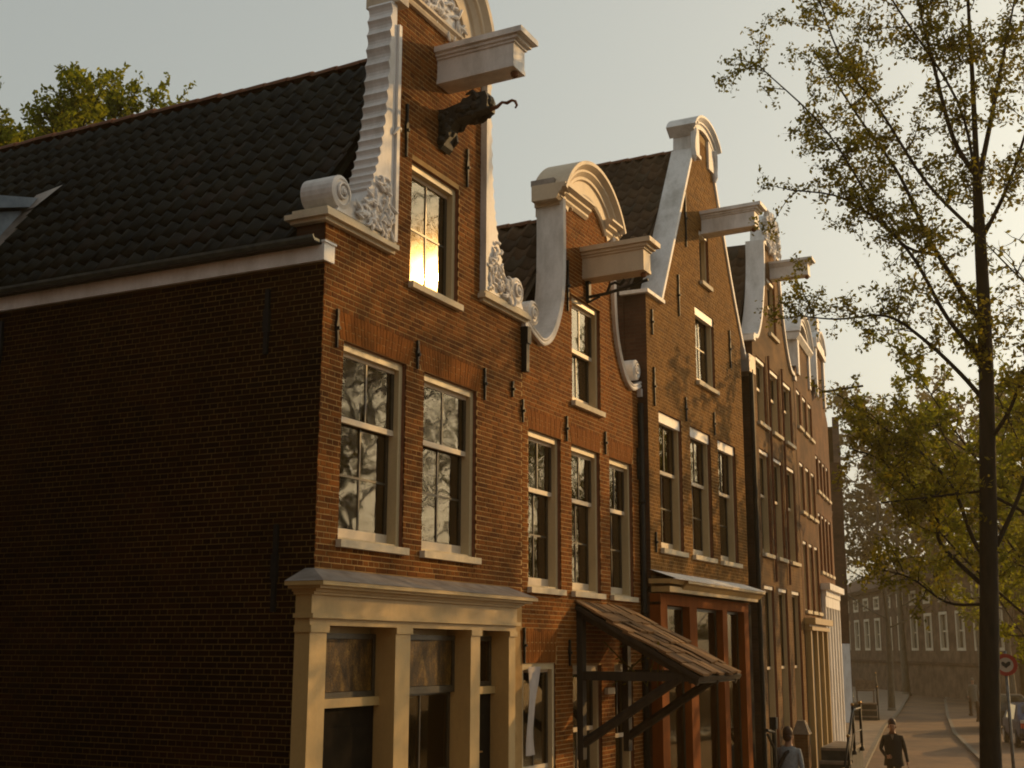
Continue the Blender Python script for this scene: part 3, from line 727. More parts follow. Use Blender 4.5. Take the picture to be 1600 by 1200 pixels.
for s, a, b in ((-.02, 5.98, 6.26), (1.28, 5.94, 6.27), (2.6, 5.95, 6.27), (3.84, 5.75, 6.22), (1.33, 3.1, 3.42), (.03, 3.14, 3.55), (1.34, 7.7, 8.4)): anchor(h2, s, a, b)
bp = [(-.34, 0), (.05, 0), (.06, .02), (.045, .05), (.06, .07), (.05, .09), (-.34, .09)]
for c, sg in ((.23, 1), (3.78, -1)):
    B = MB(); B.sweep([(n, -sg*r) for n, r in bp], L2 if sg > 0 else R2)
    B.lathe((-.33, c, 7.40 if sg > 0 else 7.38), [(.001, 0), (.155, 0), (.155, .37), (.12, .39), (.11, .375), (.001, .375)], 20, 'x')
    P = [(.055, c+.09*(1-t/24)*math.cos(t*.6), 7.39+.09*(1-t/24)*math.sin(t*.6)) for t in range(22)]; B.tube(P, .014, 6); B.ball((.05, c, 7.39), .03)
    if sg > 0: B.box(-.34, .06, -.03, .05, 7.12, 7.22)
    else: B.box(-.34, .07, 3.9, 4.06, 7.0, 7.12)
    B.build('gable_coping', M['whitew'], h2)
B = MB(); pc = (2.05, 8.75)
prof = [(-.34, .78), (.02, .78), (.02, .96), (.05, .98), (.05, 1.02), (.10, 1.08), (.10, 1.11), (.17, 1.17), (.17, 1.22), (-.34, 1.22)]
B.sweep([(n, 1.22-r) for n, r in prof], arc(pc[0], pc[1], 1.22, 27, 153, 24))
for a, b in ((.96, 1.98), (2.62, 3.14)):
    moulding(B, [(-.34, 9.16), (.02, 9.16), (.05, 9.2), (.05, 9.23), (.1, 9.27), (.1, 9.30), (.16, 9.34), (.16, 9.37), (-.34, 9.38)], a, b)
B.sweep([(n, .78-r) for n, r in [(.0, .70), (.03, .70), (.05, .74), (.03, .78), (.0, .78)]], arc(pc[0], pc[1], .78, 33, 147, 16))
for n, za, zb in ((.0, 9.0, 9.12), (.04, 9.12, 9.2), (.09, 9.2, 9.28), (.13, 9.28, 9.37)):
    B.box(-.36, n-.03, 1.13-n, 1.2, za, zb); B.box(-.36, n-.03, 2.92, 2.99+n, za, zb)
B.build('pediment', M['beige'], h2)
B = MB(); B.box(-.36, -.02, .98, 1.2, 9.38, 9.46); B.build('lead_cap', M['lead'], h2)
hoist(h2, 2.0, 8.30, 1.02, .26, .42, m=M['beige'])
B = MB(); B.tube([(0, 2.02, 8.06), (.3, 2.02, 8.08), (.62, 2.02, 8.14), (.9, 2.02, 8.2)], .022, 6); B.tube([(.3, 2.02, 8.08), (.35, 2.02, 8.2), (.42, 2.02, 8.22), (.5, 2.02, 8.18), (.56, 2.02, 8.25)], .022, 6)
B.box(.0, .05, 1.98, 2.06, 7.99, 8.3); B.tube([(.0, 2.02, 7.98), (.2, 2.02, 8.05)], .015); B.build('iron_bracket', M['iron'], h2)
sl2 = Vector((0, 2.0, 2.25))
tileroof(h2, 'roof', (-.34, 0.02, 6.98), (-1, 0, 0), sl2, 4.2, sl2.length, .24, .29, M['tile2'], 300)
B = MB(); B.add([(-.34, 2.02, 9.22), (-4.5, 2.02, 9.22), (-4.5, 3.95, 7.0), (-.34, 3.95, 7.0)], [(0, 1, 2, 3)]); B.build('rear_slope', M['tile2'], h2)
for i in range(9): link('ridge_tile', rme, h2, (-.5-i*.345, 2.02, 9.22))
B = MB(); B.box(-.66, -.40, 1.8, 2.2, 9.1, 9.62); B.box(-.70, -.36, 1.76, 2.24, 9.62, 9.7); B.build('chimney', M['bricks'], h2)
MB().box(-9, -.345, .02, 3.93, 0, 6.95).build('house_body', M['bricks'], h2)
# canopy
ca = thing  # (the canopy is a part of the house)
B = MB(); s0, s1, zr, zt, pn = 1.58, 3.27, 3.86, 2.98, 1.64
cs = Vector((-(pn-.02), 0, zr-zt)); CL = cs.length
B.box(-.0, .06, s0, s1, zr-.16, zr-.04)
for s in (s0+.05, (s0+s1)/2, s1-.05):
    B.tube([(.0, s, zr-.10), (pn-.05, s, zt-.08)], .045, 4)
for s in (s0+.06, s1-.06):
    B.box(0, pn-.12, s-.05, s+.05, zt-.06, zt+.05); B.tube([(.02, s, 2.12), (pn-.3, s, zt-.02)], .06, 6); B.box(.0, .08, s-.06, s+.06, 1.95, 3.8)
B.box(pn-.16, pn-.06, s0, s1, zt-.08, zt+.02)
can = B.build('canopy', M['wood'], h2)
O = Vector((pn, s0-.04, zt)); 
tileroof_parent = can; WM[can.name] = WM[h2.name]
ct = tileroof(can, 'canopy_roof', tuple(O), (0, 1, 0), cs, s1-s0+.08, CL, .205, .265, M['tile3'], 0, flat=True, deckmat=M['wood'])
for o in [o for o in bpy.data.objects if o.parent == ct]: bpy.data.objects.remove(o)
# canopy tiles, each a plain plank-like tile laid on the boarding
nn = Vector((zr-zt, 0, pn-.02)).normalized(); uu = cs.normalized()
tb = MB(); 
for r in range(7):
    for c_ in range(8):
        p = O+Vector((0, c_*.213+random.uniform(-.012, .012), 0))+uu*(r*.265+random.uniform(-.03, .02))+nn*(.012+random.uniform(0, .02))
        key = ('ct', random.randrange(4))
        if key not in BR:
            w1 = .20+random.uniform(-.012, .008); B = MB(); L_ = .325; t = .016
            vsx = [Vector((0, 0, 0)), Vector((0, w1, 0)), uu*L_+Vector((0, w1, 0))-nn*.012, uu*L_-nn*.012]
            B.add([v+nn*(.022+(.0 if i > 1 else .006)) for i, v in enumerate(vsx)]+[v for v in vsx], [(0,1,2,3),(0,4,5,1),(1,5,6,2),(3,7,4,0)])
            me = bpy.data.meshes.new('canopy_tile'); me.from_pydata(B.v, [], B.f); me.materials.append(M['tile3']); BR[key] = me
        o = link('roof_tile', BR[key], ct, tuple(p)); o.rotation_euler = (random.uniform(-.06, .06), random.uniform(-.04, .04), random.uniform(-.05, .05))
B = MB(); r_ = random.Random(4)
for i in range(34):
    c = (r_.uniform(.25, 1.2), r_.uniform(s0+.15, s0+.8), r_.uniform(2.85, 3.35)); a = r_.uniform(0, 6)
    d = Vector((math.cos(a), math.sin(a), r_.uniform(-.6, .3)))*.045; e = Vector((-math.sin(a), math.cos(a), .3))*.02
    B.add([Vector(c)-d, Vector(c)+e, Vector(c)+d, Vector(c)-e], [(0, 1, 2, 3)])
for i in range(5): B.tube([(r_.uniform(.2, 1.1), r_.uniform(s0+.2, s0+.7), 3.4), (r_.uniform(.2, 1.1), r_.uniform(s0+.2, s0+.7), 2.85)], .008, 4)
B.build('hanging_plant', M['leaf'], can)
downpipe(h2, 3.93, 0, 6.9, .04)

# ------------------------------------------------------------------ house 3 : spout gable
h3 = house('spout_gable_house', 'yellow brown brick house with straight white raked gable above a red brown shopfront', (.15, 17.45, 0), 0)
rakeL = [(.66, 8.6), (2.47, 11.8)]; rakeR = spline([(3.55, 11.8), (4.46, 10.0), (5.05, 9.0), (5.3, 8.66), (5.5, 8.58)], 6)
o3 = [(0, 0), (5.02, 0), (5.02, 9.05), (3.55, 11.75), (3.5, 12.3), (2.5, 12.3), (2.47, 11.75), (.66, 8.6), (0, 8.6)]
Wm3 = [(.46, 1.52, 4.78, 6.87), (1.94, 3.01, 4.78, 6.87), (3.41, 4.46, 4.78, 6.87)]; W3A = (2.36, 3.40, 7.70, 9.0); W3B = (2.70, 3.22, 9.52, 10.46)
sh3 = (.0, 4.6, 0.02, 4.2)
wall3 = wallslab(h3, o3, Wm3+[W3A, W3B, (.1, 4.5, .03, 4.05)], .35, [M['mortar'], M['reveal']])
q, _ = laybricks(wall3, M['brick3'], spanfn(o3), Wm3+[W3A, W3B, (-.2, 4.65, 0, 4.35)], 0.02, 12.2, FT, wmof(h3), Vector((1, 0, 0)))
emit(wall3, M['brick3'], q, set(), FT)
for a in Wm3: window(h3, *a, split=.42, cur=cu, lintel=.16, rec=.06, lcols=2)
window(h3, *W3A, single=(2, 2), lintel=.14, cur=lambda a, b, c, d: (a, b, c, d)); window(h3, *W3B, single=(1, 2), lintel=.08)
for s, a, b in ((.26, 6.9, 7.5), (1.72, 6.9, 7.3), (3.22, 6.9, 7.3), (1.5, 8.6, 9.3), (4.3, 8.3, 9.0), (1.95, 9.9, 10.9), (.2, 4.7, 5.0), (.22, 8.0, 8.4)): anchor(h3, s, a, b)
rp = [(-.36, 0), (.03, 0), (.03, .06), (.015, .075), (-.36, .075)]
B = MB(); B.sweep([(n, r) for n, r in rp], rakeL); B.sweep([(n, r) for n, r in [(-.3, -.0), (.03, 0), (.03, .07), (-.3, .07)]], rakeR)
B.box(-.4, .06, -.08, .70, 8.6, 8.655); B.build('rake_coping', M['zinc'] if False else M['whitew'], h3)
B = MB(); B.box(-.34, .04, 2.45, 2.75, 11.76, 12.28); B.box(-.36, .06, 2.42, 2.78, 11.74, 11.80); B.box(-.34, .04, 3.28, 3.57, 11.76, 12.28)
moulding(B, [(-.4, 12.22), (.05, 12.22), (.07, 12.26), (.07, 12.28), (.12, 12.33), (.12, 12.36), (-.4, 12.36)], 2.36, 2.5)
prof = [(-.4, 0), (.05, 0), (.05, .08), (.08, .1), (.08, .13), (.14, .19), (.14, .23), (-.4, .23)]
B.sweep([(n, .0+r-.0) for n, r in [(n, .23-r) for n, r in prof]], arc(3.01, 12.02, .82, 22, 158, 18, .55))
for sg in (-1, 1):
    P = [(.05, 3.01+sg*(.56+.08*math.sin(t*.5)), 12.2-.1*t) for t in range(7)]; B.tube(P, [.05, .06, .05, .045, .04, .05, .02], 6)
B.build('pediment', M['whitew'], h3)
hoist(h3, 2.98, 10.42, 1.08, .26, .38)
B = MB(); B.box(-.2, .28, -.0, 4.6, 4.12, 4.2); 
moulding(B, [(-.02, 4.12), (.22, 4.12), (.25, 4.16), (.28, 4.17), (.33, 4.23), (.38, 4.26), (.38, 4.30), (-.02, 4.31)], .55, 4.72); 
moulding(B, [(-.02, 4.24), (.3, 4.24), (.34, 4.30), (-.02, 4.31)], -.06, .55)
cor = B.build('cornice', M['cream'], h3)
B = MB(); B.add([(.385, -.06, 4.312), (.385, 4.73, 4.312), (.0, 4.73, 4.44), (.0, -.06, 4.44)], [(0, 1, 2, 3)]); B.box(.36, .388, -.06, 4.73, 4.298, 4.31); B.build('lead_cover', M['white'], cor)
B = MB(); n0, n1 = -.02, .14
for a, b in ((-.02, .27), (1.27, 1.62), (2.95, 3.2), (4.18, 4.44)): B.box(n0, n1, a, b, 0, 3.98)
B.box(n0, n1+.004, -.02, 4.44, 3.94, 4.1)
for a, b in ((.27, 1.27), (1.62, 2.95), (3.2, 4.18)): B.box(n0, n1-.05, a, b, 0, .75)
sf = B.build('shopfront', M['redwood'], h3)
for a, b in ((.272, 1.268), (1.622, 2.948), (3.202, 4.178)):
    sashset(sf, a, b, .76, 3.935, .03, 1, 1, .04, .04, .05, gm=M['glassd'], rm=M['sash'])
curtain(sf, 1.66, 2.1, .8, 3.9, -.1, None, .02, 3); curtain(sf, 3.24, 3.4, .8, 3.9, -.1, M['sash'], .02, 2)
room(sf, .0, 4.4, .05, 4.05, -.36, 1.4)
MB().box(-.4, .03, 4.46, 5.0, 0, 4.1).build('door_bay', M['doorp'], h3)
sl3 = Vector((0, 2.98, 3.42))
tileroof(h3, 'roof', (-.36, .05, 8.62), (-1, 0, 0), sl3, 2.0, sl3.length, .22, .28, M['tile2'], 300)
B = MB(); B.add([(-.36, 3.03, 12.04), (-2.36, 3.03, 12.04), (-2.36, 5.4, 8.8), (-.36, 5.4, 8.8)], [(0, 1, 2, 3)]); B.build('rear_slope', M['tile2'], h3)
for i in range(6): link('ridge_tile', rme, h3, (-.36-i*.345, 3.03, 12.03))
MB().box(-9, -.36, .0, 5.0, 0, 8.6).build('house_body', M['bricks'], h3)
B = MB()
for z in (7.9, 7.5, 7.15): B.box(-1.1+(7.9-z)*.4, -.75+(7.9-z)*.4, -.03, -.003, z, z+.16)
B.build('step_flashing', M['lead'], h3)
B = MB(); B.box(-.6, -.3, 5.04, 5.7, 0, 8.4); B.build('recessed_gap_wall', M['bricks'], h3)
B = MB(); B.box(-.6, .08, 5.3, 5.72, 8.44, 8.78); B.build('hopper', M['lead'], h3); B = MB(); B.tube([(.05, 5.5, 8.5), (.05, 5.5, 0)], .045, 10); B.build('downpipe', M['iron'], h3)

# ------------------------------------------------------------------ houses further down the street
def farhouse(name, label, loc, deg, width, bm, wins, eave, gable, ridge, extra=None, gf=None, lint=.1, tile=True, th=.33):
    h = house(name, label, loc, deg)
    o = [(0, 0), (width, 0)]+gable
    wallslab(h, o, wins, th, [bm, M['reveal']], n=0)
    for a in wins: window(h, *a, split=.42, cur=cu if random.random() < .6 else None, lintel=lint, rec=.05, dep=.12, fw=.045, lcols=1, ucols=1)
    MB().box(-9, -th-.01, .0, width, 0, eave).build('house_body', M['bricks'], h)
    s_ = Vector((0, width/2, ridge-eave))
    if tile: tileroof(h, 'roof', (-th-.02, 0, eave), (-1, 0, 0), s_, 3.4, s_.length, .24, .29, M['tile2'], 300)
    B = MB(); B.add([(-th, width/2, ridge), (-4, width/2, ridge), (-4, width, eave), (-th, width, eave)], [(0, 1, 2, 3)]); B.build('rear_slope', M['tile2'], h)
    return h
w4 = []
for a in (.32, 1.6, 2.9): w4 += [(a, a+.85, 7.62, 8.92), (a, a+.85, 5.1, 7.1), (a, a+.85, .9, 4.5)]
w4.append((1.65, 2.42, 9.68, 10.88))
gL = spline([(.05, 9.22), (.45, 9.3), (.85, 9.75), (1.15, 10.4), (1.3, 11.0), (1.34, 11.55)], 5); gR = [(4.1-s, z) for s, z in gL]
h4 = farhouse('ornate_neck_gable_house', 'light brown three bay house whose white neck gable ends in a carved shell crest', (.16, 23.2, 0), 3, 4.1, M['brick4'], w4, 9.0, list(gR)+list(reversed(gL)), 11.75, lint=.07)
for sg, pth in ((1, gL), (-1, gR)):
    B = MB(); B.sweep([(n, sg*r) for n, r in [(-.33, 0), (.05, 0), (.05, .08), (-.33, .08)]], pth); B.box(-.33, .06, *((-.05, .12) if sg > 0 else (3.98, 4.15)), 9.14, 9.24)
    B.build('gable_coping', M['whitew'], h4)
B = MB(); B.prism([(1.32, 11.5), (2.78, 11.5), (2.7, 11.8), (2.55, 12.05), (2.4, 12.2), (2.05, 12.35), (1.7, 12.2), (1.55, 12.05), (1.4, 11.8)], -.25, .05)
relief(B, None, lambda r: (r.uniform(1.4, 2.7), r.uniform(11.5, 12.25)), .05, 60, 9, lambda s, z: True, .12)
for i in range(7): a = PI*i/6; B.ball((.04, 2.05+.62*math.cos(a), 11.75+.55*math.sin(a)), .1, 8, .8)
B.build('carved_crest', M['whitew'], h4)
hoist(h4, 2.1, 10.92, .9, .24, .34)
B = MB()
for s in (1.3, 2.6): B.tube([(.04, s, 9.1), (.04, s, 4.6)], .025, 6)
B.build('pilaster_strip', M['reveal'], h4)
w5 = []
for a in (.3, 1.22, 2.1): w5 += [(a, a+.62, 8.2, 9.05), (a, a+.62, 6.3, 7.4), (a, a+.62, 4.15, 5.66)]
g5 = [(2.95, 9.3), (2.5, 9.6), (2.3, 10.4), (.7, 10.4), (.5, 9.6), (0, 9.3)]
h5 = farhouse('pedimented_gable_house', 'narrow brown house with broad curved pediment, next beyond the carved crest gable', (-.055, 27.3, 0), 5.5, 2.95, M['brick5'], w5, 9.1, g5, 10.3, lint=.06)
B = MB(); B.box(-.4, .05, .5, .72, 9.4, 10.3); B.box(-.4, .05, 2.3, 2.5, 9.4, 10.3)
B.sweep([(n, .2-r) for n, r in prof], arc(1.5, 9.95, 1.2, 25, 155, 16, 1.0)); moulding(B, [(-.4, 10.2), (.04, 10.2), (.12, 10.3), (.12, 10.35), (-.4, 10.36)], .4, 2.6)
B.build('pediment', M['whitew'], h5)
B = MB(); B.box(.0, .16, .05, 2.9, 3.72, 3.8); B.box(.0, .24, .0, 2.95, 3.85, 3.98); B.box(0, .1, .05, 2.9, 3.8, 3.85)
for s in (.1, 1.05, 1.95, 2.75): B.box(0, .12, s, s+.12, 0, 3.72)
B.box(0, .05, .2, 2.8, 0, .8); B.build('shopfront', M['cream'], h5)
B = MB()
for s in (.24, 1.19, 2.09): B.box(.01, .03, s, s+.78, .82, 3.7)
B.build('shop_window', M['curtain'], h5)
w6 = []
for a in (.1, .85, 1.6, 2.35): w6 += [(a, a+.5, 7.08, 7.95), (a, a+.5, 5.15, 6.55)]
h6 = farhouse('white_fronted_house', 'tall brown house with a white panelled lower front and a stepped pediment with knob', (-.34, 30.24, 0), 6.5, 3.3, M['brick6'], w6, 9.0, [(3.3, 9.2), (2.6, 9.6), (2.45, 10.9), (.9, 10.9), (.7, 9.6), (0, 9.2)], 10.6, lint=.06)
B = MB(); B.box(-.4, .1, .7, 2.65, 10.75, 11.0); B.box(-.4, .06, .75, .95, 9.5, 10.8); B.box(-.4, .06, 2.4, 2.6, 9.5, 10.8); B.box(-.3, .05, 1.4, 1.9, 11.0, 11.7); B.sweep([(n, .2-r) for n, r in prof], arc(1.67, 10.7, .9, 20, 160, 12, .6))
B.build('pediment', M['whitew'], h6)
B = MB(); B.box(0, .12, .0, 3.2, 4.55, 4.7); B.box(0, .22, -.05, 3.25, 4.7, 4.85); B.box(0, .1, 0, 3.2, 4.3, 4.55)
for i in range(6): B.box(0, .09, .02+i*.62, .14+i*.62, 0, 4.3)
B.box(0, .03, .0, 3.2, 0, 4.3); B.build('panelled_front', M['white'], h6)
B = MB(); B.tube([(0, 1.6, 9.75), (1.1, 1.6, 9.85)], .03, 6); B.build('iron_rod', M['iron'], h6)
h7 = farhouse('set_back_house', 'plain brown house seen edge on where the street bends away', (-.75, 33.6, 0), 13.4, 12, M['brick5'], [(a, a+.8, z, z+1.5) for a in (1, 3, 5, 7, 9) for z in (1.2, 4.5, 7)], 9, [(12, 9.4), (0, 9.4)], 11, tile=False)
h8 = farhouse('projecting_house', 'dark sided house with whitewashed lower wall standing forward beyond the bend', (-5.95, 60, 0), 12, 9, M['brick4'], [(a, a+.9, z, z+1.7) for a in (1, 3.2, 5.4, 7.4) for z in (1.2, 4.6, 7.6)], 11.5, [(9, 12), (4.5, 15), (0, 12)], 14.5, tile=False)
MB().box(-6, -.02, -.06, -.004, 0, 3.6).build('whitewashed_wall', M['white'], h8)
MB().box(-6, .0, -.04, -.0045, 3.6, 12).build('side_wall', M['bricks'], h8)

# ------------------------------------------------------------------ ground, street
def strip(name, Lp, Rp, z, m, kind='structure'):
    B = MB(); k = len(Lp); B.add([(x, y, z) for x, y in Lp]+[(x, y, z) for x, y in Rp], [(i, i+1, i+1+k, i+k) for i in range(k-1)])
    return tag(B.build(name, m), kind=kind)
g = MB(); g.add([(-400, -200, -.02), (9, -200, -.02), (9, 400, -.02), (-400, 400, -.02)], [(0, 1, 2, 3)]); tag(g.build('ground', M['ground']), kind='structure')
g = MB(); g.add([(9, -200, -1.6), (26, -200, -1.6), (26, 400, -1.6), (9, 400, -1.6)], [(0, 1, 2, 3)]); tag(g.build('water', M['water']), kind='structure')
g = MB(); g.box(9, 9.4, -200, 400, -3, .12); g.box(26, 26.5, -200, 400, -3, .12); g.box(26.5, 400, -200, 400, -.3, -.0); tag(g.build('quay', M['kerb']), kind='structure')
LY = [(2.3, -30), (2.0, 10), (1.3, 20), (.6, 28), (-1.2, 38.8), (-4.2, 58), (-6, 72), (-9.2, 94), (-13, 118)]
RY_ = [(5.4, -30), (5.0, 10), (4.3, 20), (3.4, 30), (1.7, 41), (-1.0, 55), (-3.2, 69), (-6.4, 91), (-9.5, 118)]
FY = [(0, -30), (0, 10), (.1, 22), (-.1, 28), (-.75, 34), (-6.4, 58), (-8, 72), (-14, 94), (-20, 118)]
EY = [(9, -30), (9, 10), (9, 20), (9, 30), (9, 41), (7, 55), (6, 69), (5, 91), (3, 118)]
strip('road', LY, RY_, 0, M['pave'])
def kerbstrip(name, pl, w_, z0, z1, m):
    B = MB(); k = len(pl)
    B.add([(x, y, z1) for x, y in pl]+[(x+w_, y, z1) for x, y in pl]+[(x, y, z0) for x, y in pl]+[(x+w_, y, z0) for x, y in pl],
          [(i, i+1, i+1+k, i+k) for i in range(k-1)]+[(i, i+2*k, i+1+2*k, i+1) for i in range(k-1)]+[(i+k, i+1+k, i+1+3*k, i+3*k) for i in range(k-1)])
    return tag(B.build(name, m), kind='structure')
kerbstrip('kerb', [(x-.15, y) for x, y in LY], .15, -.02, .10, M['kerb']); kerbstrip('kerb', RY_, .15, -.02, .10, M['kerb'])
strip('pavement', [(x-2, y) for x, y in FY], [(x-.15, y) for x, y in LY], .096, M['slab'])
strip('pavement', [(x+.15, y) for x, y in RY_], EY, .096, M['pave'])
# ------------------------------------------------------------------ end building beyond the bend
eb = house('canalside_building', 'long hazy brown building closing the far end of the street', (-24, 133, 0), 0)
eb.rotation_euler[2] = math.atan2(30.0, -13.7)-PI/2+PI; WM[eb.name] = Matrix.Translation((-24, 133, 0)) @ Matrix.Rotation(eb.rotation_euler[2], 4, 'Z')
# local +y runs from the far left end towards the right; local -x faces the street
def mirx(B): return B
LEN = 56
ew = []
for i in range(14):
    c = 3.2+i*3.75
    for z0_, z1_ in ((3.3, 6.0), (6.7, 7.8)): ew.append((c, c+1.9, z0_, z1_))
B = MB(); loops = [[(0, 0), (LEN, 0), (LEN, 8.2), (0, 8.2)]]+[rect(*x) for x in ew]
tri = tessellate_polygon([[Vector((a, b, 0)) for a, b in l] for l in loops]); flat = [p for l in loops for p in l]
B.add([(0, a, b) for a, b in flat], [tuple(t) for t in tri]); B.box(-12, -.5, 0, LEN, 0, 8.2)
for l in loops[1:]: B.add([(0, a, b) for a, b in l]+[(-.25, a, b) for a, b in l], [(i, (i+1) % 4, (i+1) % 4+4, i+4) for i in range(4)])
mirx(B).build('wall', M['bricke'], eb)
B = MB(); B.box(0, .12, 0, LEN, 2.3, 2.5); B.box(0, .3, 0, LEN, 8.2, 8.5); B.add([(.3, 0, 8.5), (.3, LEN, 8.5), (-5, LEN, 11), (-5, 0, 11)], [(0, 1, 2, 3)]); mirx(B).build('cornice_and_roof', M['bricks'], eb)
for a, b, c, d in ew:
    B = MB(); B.prism(rect(a, b, c, d), -.24, .02, 0, [rect(a+.22, b-.22, c+.2, d-.2)]); B.box(-.22, -.15, (a+b)/2-.05, (a+b)/2+.05, c+.2, d-.2); B.box(-.22, -.14, a+.22, b-.22, (c+d)/2-.05, (c+d)/2+.05)
    f_ = mirx(B).build('window', M['stone'], eb); P = MB(); P.box(-.22, -.2, a+.2, b-.2, c+.2, d-.2); mirx(P).build('pane', M['sash'], f_)

# ------------------------------------------------------------------ trees
def leaves(name, pts, size, m, parent, kind='stuff', droop=.3):
    P = np.array(pts); n = len(P)
    a = RNG.normal(size=(n, 3)); a /= np.linalg.norm(a, axis=1)[:, None]
    b = np.cross(a, RNG.normal(size=(n, 3))); b /= np.linalg.norm(b, axis=1)[:, None]
    L = size*RNG.uniform(.6, 1.4, n)[:, None]; a = a*L; b = b*L*.55
    V = np.stack([P-a, P+b-a*.1, P+a, P-b-a*.1], 1).reshape(-1, 3).astype(np.float32)
    me = bpy.data.meshes.new(name); me.vertices.add(4*n); me.vertices.foreach_set('co', V.ravel())
    me.loops.add(4*n); me.loops.foreach_set('vertex_index', np.arange(4*n, dtype=np.int32))
    me.polygons.add(n); me.polygons.foreach_set('loop_start', np.arange(0, 4*n, 4, dtype=np.int32)); me.polygons.foreach_set('loop_total', np.full(n, 4, dtype=np.int32))
    me.materials.append(m); me.update(calc_edges=True); o = link(name, me, parent); o['kind'] = kind; return o
def twigs(path, rs, r, depth, out, leafpts, rnd, length, lf, spread=.75, upb=.25, density=1.0):
    "side shoots along a limb, drawn as thin tubes, with leaf positions along them"
    P = [Vector(p) for p in path]
    seg = [(P[i+1]-P[i]).length for i in range(len(P)-1)]; tot = sum(seg)
    cnt = max(2, int(tot/.16*density)) if depth else 0
    for _ in range(cnt):
        t = rnd.uniform(.22, 1.0)*tot; i = 0
        while i < len(seg)-1 and t > seg[i]: t -= seg[i]; i += 1
        o = P[i]+(P[i+1]-P[i])*min(1, t/seg[i]); d = (P[i+1]-P[i]).normalized()
        rv = Vector((rnd.gauss(0, 1), rnd.gauss(0, 1), rnd.gauss(0, 1))).normalized()
        d2 = (d*(1-spread)+rv*spread+Vector((0, 0, upb))).normalized(); L = length*rnd.uniform(.45, 1.1)
        pts = [o]; k = 4
        for j in range(k):
            d2 = (d2+Vector((rnd.gauss(0, .22), rnd.gauss(0, .22), rnd.gauss(0, .18)-.02))).normalized(); pts.append(pts[-1]+d2*L/k)
        out.append((pts, r)); 
        twigs(pts, None, r*.55, depth-1, out, leafpts, rnd, length*.48, lf, spread, upb*.5, density)
        for _ in range(int(lf*L/.1)):
            u = rnd.uniform(.15, 1)*k; j = min(k-1, int(u)); q_ = pts[j]+(pts[j+1]-pts[j])*(u-j)
            leafpts.append(q_+Vector((rnd.gauss(0, .04), rnd.gauss(0, .04), rnd.gauss(0, .04))))
def tree(name, label, loc, limbs, rotz=0, leafn=1.0, leafsize=.032, tlen=.8, bark=None, leaf=None, depth=2, group=None, seed=1, tr=.016, density=1.0):
    rnd = random.Random(seed); t = thing(name, label, 'tree', loc, rotz, group); lp = []; allt = []
    for i, (path, r0, r1) in enumerate(limbs):
        pts = spline(path, 5); k = len(pts); B = MB()
        B.tube(pts, [r0+(r1-r0)*j/(k-1) for j in range(k)], 10 if i == 0 else 7)
        if i == 0:
            B.tube([(0, 0, -.05), (0, 0, .25)], [r0*1.45, r0*1.0], 10)
        B.build('trunk' if i == 0 else 'limb', bark or M['bark'], t, True)
        out = []; twigs(pts if i else pts[int(k*.55):], None, tr, depth, out, lp, rnd, tlen, leafn, density=density); allt += out
    B = MB()
    for pts, r in allt: B.tube(pts, [r*(1-.75*j/(len(pts)-1)) for j in range(len(pts))], 3, cap=False)
    o = B.build('twigs', bark or M['bark'], t); o['kind'] = 'stuff'
    if lp: leaves('foliage', [tuple(p) for p in lp], leafsize, leaf or M['leaf'], t)
    return t
def L3(pts, seed, dy0=.0, dy1=1.0):
    "limb given as (sideways, height), pushed out in depth"
    r = random.Random(seed); s = r.choice((-1, 1))*r.uniform(.3, 1)*dy1; n = len(pts)
    return [(a, dy0+s*(i/(n-1)), z) for i, (a, z) in enumerate(pts)]
lim = [([(-.12, 0, 0), (-.06, 0, 1.2), (-.05, 0, 2.14), (.09, 0, 4.46), (.21, 0, 6.63), (.25, 0, 8.31), (.26, 0, 8.78)], .15, .045)]
for sd, (pts, r0) in enumerate([([(.27, 8.7), (.03, 9.18), (-.13, 10.06), (-.24, 10.75), (-.3, 11.62)], .05), ([(.26, 8.7), (.29, 9.91), (.31, 10.99), (.36, 12.26)], .055), ([(.28, 8.7), (.48, 9.55), (.68, 10.42), (.79, 10.9), (1.0, 11.86)], .05),
    ([(.25, 7.95), (.58, 8.51), (.88, 9.25), (1.22, 10.16)], .04), ([(.2, 6.95), (-.2, 7.81), (-.39, 8.31), (-.63, 9.06), (-1.04, 9.87), (-1.39, 10.61), (-1.68, 11.18)], .05), ([(.2, 6.5), (-.18, 7.04), (-.56, 7.85), (-1.19, 8.48), (-1.86, 8.65)], .045),
    ([(.2, 6.0), (-.08, 6.43), (-.47, 6.91), (-.88, 7.26), (-1.47, 7.31), (-1.99, 7.44)], .045), ([(.18, 5.6), (.43, 5.95), (.67, 6.52), (1.05, 7.08)], .04), ([(.08, 4.25), (-.07, 4.53), (-.24, 5.11), (-.55, 5.56), (-1.02, 5.96), (-1.58, 6.46)], .045),
    ([(.05, 3.95), (-.41, 4.47), (-.46, 4.83), (-.91, 5.43), (-1.4, 5.68)], .04), ([(.1, 4.3), (.42, 4.94), (.66, 5.5), (1.09, 5.91)], .045), ([(-.2, 7.81), (-.69, 8.03), (-1.37, 9.33), (-2.12, 10.21)], .03), ([(.12, 5.05), (-.52, 4.98), (-1.01, 4.92)], .025),
    ([(.06, 3.8), (-.39, 3.83), (-.78, 4.12), (-1.26, 4.27)], .028), ([(.15, 5.0), (.61, 4.79), (1.06, 4.78)], .03), ([(.24, 8.0), (-.3, 8.7), (-.75, 9.6), (-1.2, 10.4), (-1.5, 11.6)], .035), ([(.26, 8.5), (.1, 9.6), (-.6, 11.0), (-.9, 12.0)], .03)]):
    lim.append((L3(pts, sd+3), r0*.68, .007))
